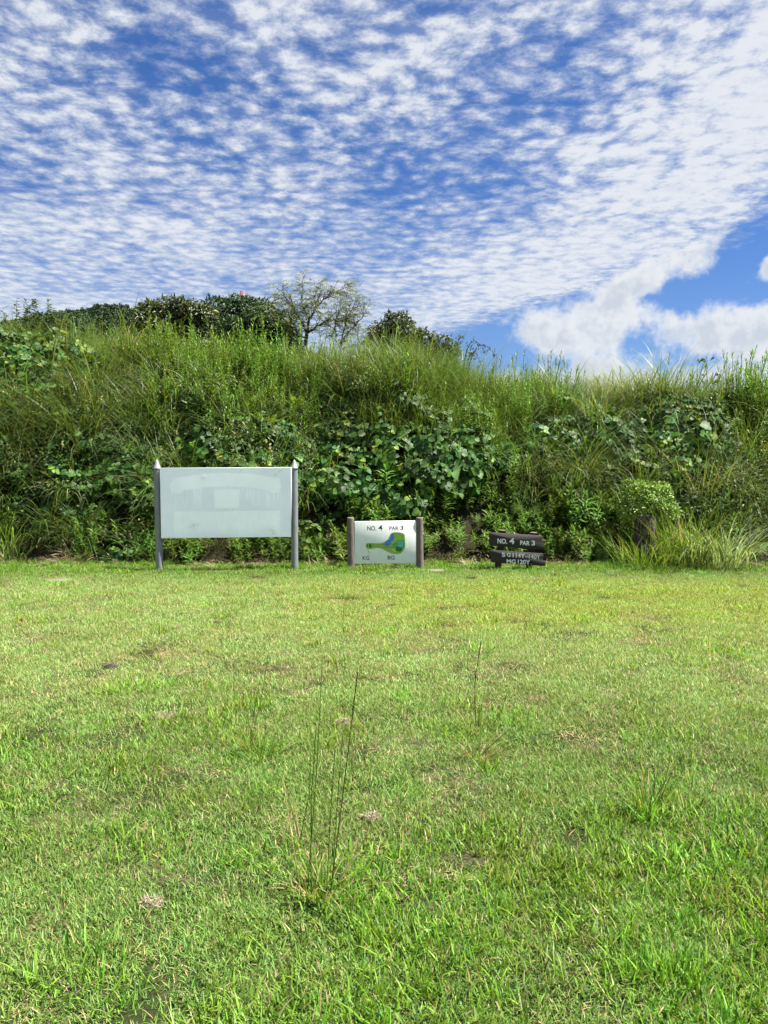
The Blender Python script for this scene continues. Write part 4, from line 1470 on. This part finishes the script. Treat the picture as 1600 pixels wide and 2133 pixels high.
def clod(px, py, rad, label, c=(.30, .24, .16), name='dead_grass_clod', h=.5):
    b = PG(px, py); b.z = float(lawn_h(b.x, b.y))
    r = plant(name, b, label, 'clod')
    mb = MB()
    n_ = 5
    vv = []; fs = []
    sides = 14
    rings = [(1.0, -.1), (.95, .25), (.7, .6), (.35, .85), (.02, .95)]
    for (rr, zz) in rings:
        for k in range(sides):
            a = 6.283 * k / sides
            q_ = rad * rr * rng.uniform(.8, 1.2)
            vv.append((math.cos(a) * q_ * 1.2, math.sin(a) * q_, zz * rad * h * rng.uniform(.8, 1.2) + .006))
    for j in range(len(rings) - 1):
        for k in range(sides):
            fs.append((j * sides + k, j * sides + (k + 1) % sides, (j + 1) * sides + (k + 1) % sides, (j + 1) * sides + k))
    mb.addq(vv, fs, np.array(c) * .42)
    mb.obj('soil', M['dry'], r)
    mb = MB()
    m_ = 90
    a = rng.uniform(0, 6.283, m_); q_ = rad * np.sqrt(rng.random(m_)) * 1.1
    base = np.stack([np.cos(a) * q_ * 1.2, np.sin(a) * q_, .02 + rad * h * (1 - (q_ / rad / 1.1) ** 2) * .9], 1)
    ribbons(mb, base, rng.uniform(0, 6.283, m_), rng.uniform(.012, .038, m_), rng.uniform(.002, .004, m_), rng.uniform(1.1, 1.6, m_), rng.uniform(0, .6, m_), greens(m_, np.array(c) * .4, np.array(c) * .95), 3)
    mb.obj('straw', M['dry'], r)


clod(716, 1508, .042, 'pale dry clod lying behind the tall weed tuft', (.40, .33, .23))
clod(232, 1391, .045, 'dark grey clump of dead grass on the open lawn', (.14, .12, .10))
clod(367, 1311, .035, 'small tan clod near the yellow turf', (.36, .27, .18))
clod(448, 1298, .035, 'low brown clod on the far lawn', (.28, .22, .14), h=.3)
clod(318, 1880, .03, 'pale clump of dead straw in the near lawn', (.42, .35, .24), h=.35)
clod(345, 1492, .05, 'broad flat patch of bare dry soil and straw', (.36, .29, .20), h=.12)
clod(1400, 1315, .06, 'wide brown patch of dead grass on the far lawn', (.24, .19, .13), h=.15)
clod(775, 1705, .035, 'dry straw heap beside the tall weed tuft', (.40, .33, .22), h=.15)
clod(460, 1230, .05, 'tan clod beside the mown edge under the blank board', (.30, .22, .14), h=.3)
# bare soil strips at the foot of the bank
for (px, py, rad, lb) in ((125, 1208, .30, 'pale strip of bare soil at the foot of the bank'), (905, 1190, .28, 'pale litter patch between the map sign and the plank sign')):
    clod(px, py, rad * .55, lb, (.42, .35, .25), 'bare_soil_patch', .10)


# ------------------------------------------------------------------ trees
def branch_tree(mb, p, d, length, rad, depth, tips, spread=.55, up=.12, ratio=.74, nseg=4, kids=(2, 3), col=(.06, .05, .04)):
    pts = [p]; d = d.normalized(); cur = p
    for i in range(nseg):
        d = (d + Vector(rng.normal(0, .10, 3)) + Vector((0, 0, up * .3))).normalized()
        cur = cur + d * length / nseg
        pts.append(cur)
    tube(mb, pts, [rad * (1 - .35 * i / nseg) for i in range(nseg + 1)], col, 6 if rad > .03 else 4)
    if depth == 0:
        tips.append((cur, d)); return
    if depth <= 2:
        tips.append((pts[len(pts) // 2], d))
    k = int(rng.integers(kids[0], kids[1] + 1))
    a0 = rng.uniform(0, 6.283)
    for j in range(k):
        a = a0 + j * 6.283 / k + rng.normal(0, .3)
        ref = d.orthogonal().normalized(); r2 = d.cross(ref)
        nd = (d + (ref * math.cos(a) + r2 * math.sin(a)) * spread * rng.uniform(.7, 1.3) + Vector((0, 0, up))).normalized()
        branch_tree(mb, cur, nd, length * ratio * rng.uniform(.8, 1.15), rad * .62, depth - 1, tips, spread, up, ratio, nseg, kids, col)


def sparse_tree(px, pbot, Y, hpx, label, name='sparse_tree', lean=(0, 0), depth=5, leafn=26, g1=(.09, .13, .04), g2=(.20, .24, .10), spray=.26, spread=.55, first=None, lw=.3, ll=(.05, .09), ratio=.76, z0=None, rad=None):
    p = PX(px, pbot, Y)
    z = float(bank_h(p.x, Y)) - .2 if z0 is None else z0
    r = empty(name, (p.x, Y, z), label, 'tree')
    Htot = (PX(px, pbot - hpx, Y).z - z)
    trunk_h = first if first else Htot * .33
    mb = MB(); tips = []
    s_ = sum(ratio ** k for k in range(depth + 1))
    L = (Htot - trunk_h) / (s_ * .82)
    top = Vector((lean[0] * trunk_h, lean[1], trunk_h))
    tr_r = rad or .028 * Htot / 2 + .02
    tube(mb, [Vector((0, 0, -.2)), Vector((lean[0] * trunk_h * .4, 0, trunk_h * .5)), top], [tr_r * 1.2, tr_r, tr_r * .85], (.06, .05, .04), 8)
    k = 3
    a0 = rng.uniform(0, 6.28)
    for j in range(k):
        a = a0 + j * 2.1
        d = Vector((math.cos(a) * .75, math.sin(a) * .75, .8))
        branch_tree(mb, top, d, L, tr_r * .62, depth - 1, tips, spread, .10, ratio)
    mb.obj('trunk', M['bark'], r, True)
    mb = MB()
    P_, D_, N_, L_ = [], [], [], []
    for (tp, td) in tips:
        hd = Vector((td.x, td.y, td.z * .35 + rng.normal(0, .15)))
        if hd.length < .05: hd = Vector((1, 0, 0))
        hd.normalize()
        for q_ in range(leafn):
            f = rng.random()
            o_ = hd * spray * (f - .15) + Vector(rng.normal(0, spray * .16, 3)) - Vector((0, 0, spray * .25 * f * f))
            P_.append(tuple(tp + o_)); D_.append(tuple(hd + Vector(rng.normal(0, .6, 3)))); N_.append((rng.normal(0, .4), rng.normal(0, .4), 1)); L_.append(rng.uniform(*ll))
    L_ = np.array(L_)
    leaves(mb, P_, D_, N_, L_, L_ * lw, greens(len(L_), g1, g2))
    mb.obj('crown', M['tree'], r)
    return r


def dense_tree(name, label, px, Y, blobs, n, l0, l1, wr, g1, g2, z0=None, inner=.55, trunk=.14, mat='tree'):
    """blobs = [(px, py, r px, depth offset m)] in the photo's scale at depth Y"""
    c = PX(px, 700, Y)
    z = (float(bank_h(c.x, Y)) - .3) if z0 is None else z0
    r = empty(name, (c.x, Y, z), label, 'tree')
    tb = MB(); cb = MB()
    tube(tb, [(0, 0, -.3), (.05, 0, .5), (0, .05, 1.2)], [trunk * 1.2, trunk, trunk * .85], (.05, .04, .03), 8)
    tot = sum(b[2] ** 2 for b in blobs)
    for (bx, by, br, dy) in blobs:
        p = local(r, PX(bx, by, Y + dy)); rad = br / FPX * Y
        sub = MB()
        m_ = int(n * br * br / tot)
        leaf_ball(sub, m_, rad, l0, l1, wr, g1, g2, inner, .7, .85)
        for arr in sub.v: arr += np.array(p)
        b0 = cb.n
        cb.v += sub.v; cb.c += sub.c; cb.q += [q_ + b0 for q_ in sub.q]; cb.t += [q_ + b0 for q_ in sub.t]; cb.n += sub.n
        mid = p * .5 + Vector((0, 0, .2))
        tube(tb, [Vector((0, 0, .9)), mid, p], [trunk * .6, trunk * .35, .02], (.05, .04, .03), 5)
    tb.obj('trunk', M['bark'], r, True)
    cb.obj('crown', M[mat], r)
    return r


DK1, DK2 = (0.012, 0.032, 0.009), (0.040, 0.075, 0.018)
bl = [(470, 665, 52, 0), (520, 668, 55, .3), (440, 690, 45, -.4), (560, 690, 50, 0), (590, 715, 42, -.5), (500, 640, 30, 0), (455, 645, 28, .2), (540, 650, 30, .4), (505, 705, 45, -1.0),
      (420, 720, 40, 0), (610, 735, 30, 0), (570, 660, 22, .5), (480, 735, 40, -1)]
gb = np.random.default_rng(3)
bl += [(430, 705, 36, -.5), (445, 670, 34, 0), (400, 735, 36, 0), (540, 735, 40, -.5), (460, 750, 40, -1), (520, 760, 40, -1), (590, 755, 34, 0)]
bl += [(gb.uniform(420, 610), gb.uniform(650, 730), gb.uniform(12, 22), gb.uniform(-2.2, -1.2)) for i in range(34)]
dense_tree('evergreen_tree', 'dense dark evergreen tree rising behind the bank', 505, 33, bl, 30000, .10, .18, .45, DK1, DK2, 2.5, .72)
bl = [(320, 655, 34, 0), (360, 650, 36, .3), (400, 650, 30, 0), (300, 668, 24, -.3), (340, 680, 36, 0), (385, 685, 34, .5), (430, 655, 22, 0), (372, 636, 20, 0), (318, 640, 16, 0), (300, 690, 28, 0), (415, 700, 30, 0), (330, 715, 34, 0), (370, 720, 36, 0), (290, 712, 26, 0)]
dense_tree('pale_leafed_tree', 'loose tree with drooping pale grey green leaves beside the evergreen', 360, 27, bl, 7000, .12, .20, .42, (.035, .06, .018), (.11, .14, .055), None, .35, .10)


def limb_tree(name, label, Y, base, limbs, rad, leafn, depth, g1, g2, ll, lw, spray, L0):
    """open tree whose main limbs follow the photo; limbs = [(from, [(px, py, depth offset)...], radius)]"""
    p = PX(base[0], base[1], Y)
    z = float(bank_h(p.x, Y)) - .2
    r = empty(name, (p.x, Y, z), label, 'tree')
    mb = MB(); tips = []
    def W(q): return local(r, PX(q[0], q[1], Y + (q[2] if len(q) > 2 else 0)))
    tube(mb, [Vector((0, 0, -.2)), W((base[0], base[1], 0)), W(limbs[0][0][0])], [rad * 1.2, rad, rad * .9], (.06, .05, .04), 8)
    for (pts, r0) in limbs:
        w = [W(q) for q in pts]
        n_ = len(w)
        fine_ = []
        for a_, b_ in zip(w[:-1], w[1:]):
            for k in range(3):
                fine_.append(a_.lerp(b_, k / 3) + Vector(rng.normal(0, .02, 3)))
        fine_.append(w[-1])
        m_ = len(fine_)
        tube(mb, fine_, [r0 * (1 - .65 * k / (m_ - 1)) for k in range(m_)], (.06, .05, .04), 6)
        for k in range(2, m_):
            d = (fine_[k] - fine_[k - 1]).normalized()
            for rpt in range(2 if k < m_ - 1 else 3):
                nd = (d * .8 + Vector(rng.normal(0, .85, 3)) + Vector((0, 0, .15))).normalized()
                branch_tree(mb, fine_[k], nd, L0 * rng.uniform(.7, 1.2), max(.007, r0 * .30), depth, tips, .6, .12, .72, 3, (2, 2))
    mb.obj('trunk', M['bark'], r, True)
    mb = MB(); P_, D_, N_, L_ = [], [], [], []
    for (tp, td) in tips:
        if rng.random() < .25: continue
        hd = Vector((td.x, td.y, td.z * .25 + rng.normal(0, .15)))
        hd = hd.normalized() if hd.length > .05 else Vector((1, 0, 0))
        sd = hd.cross(Vector((0, 0, 1))).normalized()
        for q_ in range(leafn):
            f = (q_ + rng.random()) / leafn
            sg = 1 if q_ % 2 else -1
            P_.append(tuple(tp + hd * spray * f - Vector((0, 0, spray * .4 * f * f)))); D_.append(tuple(sd * sg + hd * .5 + Vector(rng.normal(0, .25, 3)))); N_.append((rng.normal(0, .3), rng.normal(0, .3), 1)); L_.append(rng.uniform(*ll))
    L_ = np.array(L_)
    leaves(mb, P_, D_, N_, L_, L_ * lw, greens(len(L_), g1, g2))
    mb.obj('crown', M['tree'], r)


limb_tree('sparse_tree', 'feathery open tree with thin forked dark branches', 25, (636, 730), [
    ([(639, 694), (645, 665, 0), (660, 640, .2), (673, 624, .3)], .05),
    ([(639, 694), (660, 680, -.3), (683, 668, -.5), (700, 664, -.6)], .045),
    ([(639, 694), (628, 668, .3), (611, 641, .5), (595, 620, .6)], .045),
    ([(637, 705), (612, 694, -.5), (598, 672, -.6), (572, 662, -.8)], .035),
    ([(645, 665), (632, 640, -.4), (628, 615, -.5)], .03),
    ([(673, 624), (690, 612, .5), (705, 606, .6)], .022)], .065, 14, 2, (.07, .10, .035), (.17, .21, .09), (.07, .12), .25, .34, .24)
limb_tree('slender_tree', 'slender open tree between the feathery and the dark leafed tree', 24, (708, 745), [
    ([(710, 715), (722, 695, 0), (741, 677, .2), (757, 655, .3)], .035),
    ([(708, 725), (700, 700, .3), (697, 675, .4), (705, 650, .4)], .03),
    ([(710, 715), (716, 690, -.3), (720, 668, -.4), (730, 650, -.4)], .028),
    ([(706, 732), (725, 722, -.3), (748, 712, -.5)], .022)], .045, 15, 2, (.06, .095, .03), (.15, .19, .07), (.05, .09), .26, .26, .25)
bl = [(825, 672, 24, 0), (800, 690, 28, .2), (842, 690, 26, -.2), (790, 715, 26, 0), (830, 715, 30, .3), (868, 700, 20, 0), (862, 725, 24, 0), (895, 720, 22, .2), (805, 735, 24, 0), (915, 728, 18, 0), (780, 690, 14, 0), (838, 660, 13, 0), (790, 748, 22, 0), (825, 752, 24, 0), (860, 755, 22, 0), (812, 658, 9, 0), (852, 672, 11, 0), (770, 712, 13, 0), (882, 690, 9, 0), (900, 700, 9, 0)]
dense_tree('dark_leafed_tree', 'small dark leafed tree with sky showing through its crown', 830, 24, bl, 7000, .08, .14, .40, (.025, .045, .012), (.075, .10, .03), None, .25, .07)
bl = [(925, 715, 20, 0), (905, 735, 24, 0), (945, 735, 18, .2), (920, 748, 20, 0), (940, 760, 20, 0), (895, 760, 22, 0)]
dense_tree('low_tree', 'low dark tree at the end of the tree line', 922, 23, bl, 2200, .07, .12, .42, (.03, .05, .015), (.08, .11, .03), None, .3, .05)
# arching bush with drooping twigs, bank end of the tree line
p = PX(960, 770, 19.5)
ar = empty('arching_bush', (p.x, 19.5, float(bank_h(p.x, 19.5)) - .1), 'arching bush with drooping leafy twigs against blue sky', 'bush')
tb, cb = MB(), MB()
P_, D_ = [], []
for (tx, ty, mx_, my) in ((1035, 745, 985, 712), (1015, 738, 970, 705), (965, 702, 950, 722), (1000, 755, 975, 730), (930, 705, 940, 735), (950, 715, 945, 740)):
    e_ = local(ar, PX(tx, ty, 19.5 + rng.normal(0, .2))); m_ = local(ar, PX(mx_, my, 19.5 + rng.normal(0, .15)))
    ps = [(m_ * 1.6 - e_ * .3) * (2 * t * (1 - t)) + e_ * (t * t) for t in [k / 8 for k in range(9)]]
    tube(tb, ps, list(np.linspace(.022, .004, 9)), (.05, .04, .03), 5)
    for q_ in range(46):
        f = rng.uniform(.45, 1); i_ = min(7, int(f * 8)); P_.append(tuple(ps[i_].lerp(ps[i_ + 1], f * 8 - i_) + Vector(rng.normal(0, .035, 3)))); D_.append(tuple(rng.normal(0, 1, 3) - np.array([0, 0, .6])))
L_ = rng.uniform(.05, .10, len(P_))
leaves(cb, P_, D_, rng.normal(0, 1, (len(P_), 3)), L_, L_ * .4, greens(len(P_), (.03, .05, .015), (.09, .11, .04)))
tb.obj('stem', M['bark'], ar); cb.obj('leaves', M['tree'], ar)


# saplings at the left skyline
def sapling(px, pytop, Y, h, label, nl, w):
    p = PX(px, pytop, Y)
    r = empty('sapling', (p.x, Y, p.z - h), label, 'sapling')
    tb, cb = MB(), MB(); P_, D_ = [], []
    for k in range(w):
        a = rng.uniform(0, 6.283); ln = h * rng.uniform(.7, 1.0) if k else h
        sp_ = 0 if k == 0 else rng.uniform(.1, .34)
        ps = [Vector((math.cos(a) * sp_ * ln * t, math.sin(a) * sp_ * ln * t, ln * t)) + Vector(rng.normal(0, .012, 3)) for t in np.linspace(0, 1, 7)]
        tube(tb, ps, list(np.linspace(.014, .003, 7)), (.06, .05, .03), 5)
        for q_ in range(nl):
            f = rng.uniform(.3, 1); i_ = min(5, int(f * 6))
            P_.append(tuple(ps[i_].lerp(ps[i_ + 1], f * 6 - i_))); a2 = rng.uniform(0, 6.283); D_.append((math.cos(a2), math.sin(a2), rng.uniform(-.2, .8)))
    L_ = rng.uniform(.08, .15, len(P_))
    leaves(cb, P_, D_, np.tile((0, 0, 1.), (len(P_), 1)) + rng.normal(0, .3, (len(P_), 3)), L_, L_ * .32, greens(len(P_), (.03, .055, .015), (.10, .14, .045)))
    tb.obj('stem', M['bark'], r); cb.obj('leaves', M['tree'], r)


sapling(33, 621, 18.5, 1.5, 'slim sapling with narrow leaves at the end of the bank', 42, 2)
sapling(75, 625, 18.5, 1.5, 'bushy sapling with many leafy twigs above kudzu', 60, 8)
sapling(112, 642, 18.5, 1.3, 'low leafy sapling against the wooded hill', 55, 7)
sapling(10, 650, 18.3, 1.2, 'short sapling beside the slim one', 40, 4)
sapling(55, 655, 19.0, 1.3, 'dense dark sapling behind the kudzu top', 60, 9)


# ------------------------------------------------------------------ wooded hill
def crown_ball(seed, n=1100):
    mb = MB()
    leaf_ball(mb, n, 1.0, .13, .24, .8, (0.016, 0.036, 0.018), (0.042, 0.072, 0.030), .80, .7, .8)
    return mb.obj('hill_crown', M['far'], link=False)


hc = [crown_ball(i) for i in range(4)]
g = np.random.default_rng(9)
n = 9000
x = g.uniform(-420, 140, n); y = g.uniform(225, 432, n)
k = np.abs(x + 0) < .60 * y
x, y = x[k], y[k]
z = hill_h(x, y)
k = z > 20
x, y, z = x[k], y[k], z[k]; n = len(x)
scatter('hill_woods', hc, np.stack([x, y, z + .8], 1), np.stack([g.normal(0, .2, n), g.normal(0, .2, n), g.uniform(0, 6.28, n)], 1), g.uniform(2.6, 5.4, n), g.integers(0, 4, n),
        'dark broadleaved woods covering the far hill', 'woods')


def conifer_mesh(seed):
    cb, tb = MB(), MB()
    tube(tb, [(0, 0, -1), (0, 0, 6.5)], [.16, .04], (.05, .04, .03), 5)
    m_ = 420
    f = rng.random(m_); a = rng.uniform(0, 6.283, m_)
    rr = 1.5 * (1 - f) ** .6 + .15
    q_ = rr * rng.uniform(.4, 1, m_)
    pos = np.stack([np.cos(a) * q_, np.sin(a) * q_, .6 + f * 6.2], 1)
    L_ = rng.uniform(.45, .8, m_)
    leaves(cb, pos, np.stack([np.cos(a), np.sin(a), rng.uniform(-.5, .3, m_)], 1), np.tile((0, 0, 1.), (m_, 1)), L_, L_ * .55, greens(m_, (.010, .024, .012), (.030, .050, .020)))
    return tb, cb


cons = []
for s in range(3):
    tb, cb = conifer_mesh(s)
    r = empty('conifer', (0, 0, 0), 'dark conifer in the row along the far hill crest', 'tree', 'conifers on the hill crest')
    tb.obj('trunk', M['bark'], r); cb.obj('crown', M['far'], r)
    cons.append(r)
cpx = [182, 171, 196, 199, 203, 207, 211, 215, 219, 223, 227, 231, 235, 239, 243, 247, 251, 255, 259, 263, 267, 205, 221, 237, 253]
for i, px in enumerate(cpx):
    o = cons[i] if i < 3 else copy_tree(cons[i % 3])
    Y = HY - 2 + g.normal(0, 2)
    pp = PX(px, 650, Y)
    top = PX(px, 633 + g.uniform(-2, 2.5) + (6 if i < 2 else 0), Y).z
    zz = float(hill_h(np.array([pp.x]), np.array([Y]))[0])
    o.location = (pp.x, Y, zz)
    s = max(.7, (top - zz) / 6.8)
    o.scale = (1.0, 1.0, s)
    o.rotation_euler = (0, 0, g.uniform(0, 6.28))

# mast on the hill, seen over the evergreen
Y = 400
mt = PX(503, 606, Y); z0 = float(hill_h(np.array([mt.x]), np.array([Y]))[0])
mr = empty('radio_mast', (mt.x, Y, z0), 'thin red and white lattice mast rising behind the evergreen tree', 'mast')
RED = solid('mast_red', (0.42, 0.07, 0.05), .6); WHT = solid('mast_white', (0.75, 0.75, 0.75), .6)
Hm = mt.z - z0
for k in range(8):
    a, b = Hm * k / 8, Hm * (k + 1) / 8
    mb = MB()
    for (sx, sy) in ((-.55, -.55), (.55, -.55), (.55, .55), (-.55, .55)):
        tube(mb, [(sx, sy, a), (sx, sy, b)], .11, (.5, .5, .5), 5)
    for q_ in range(4):
        c4 = [(-.55, -.55), (.55, -.55), (.55, .55), (-.55, .55)]
        (x0, y0), (x1, y1) = c4[q_], c4[(q_ + 1) % 4]
        tube(mb, [(x0, y0, a), (x1, y1, b)], .07, (.5, .5, .5), 4)
        tube(mb, [(x0, y0, b), (x1, y1, b)], .07, (.5, .5, .5), 4)
    mb.obj('lattice_section', RED if k % 2 else WHT, mr)
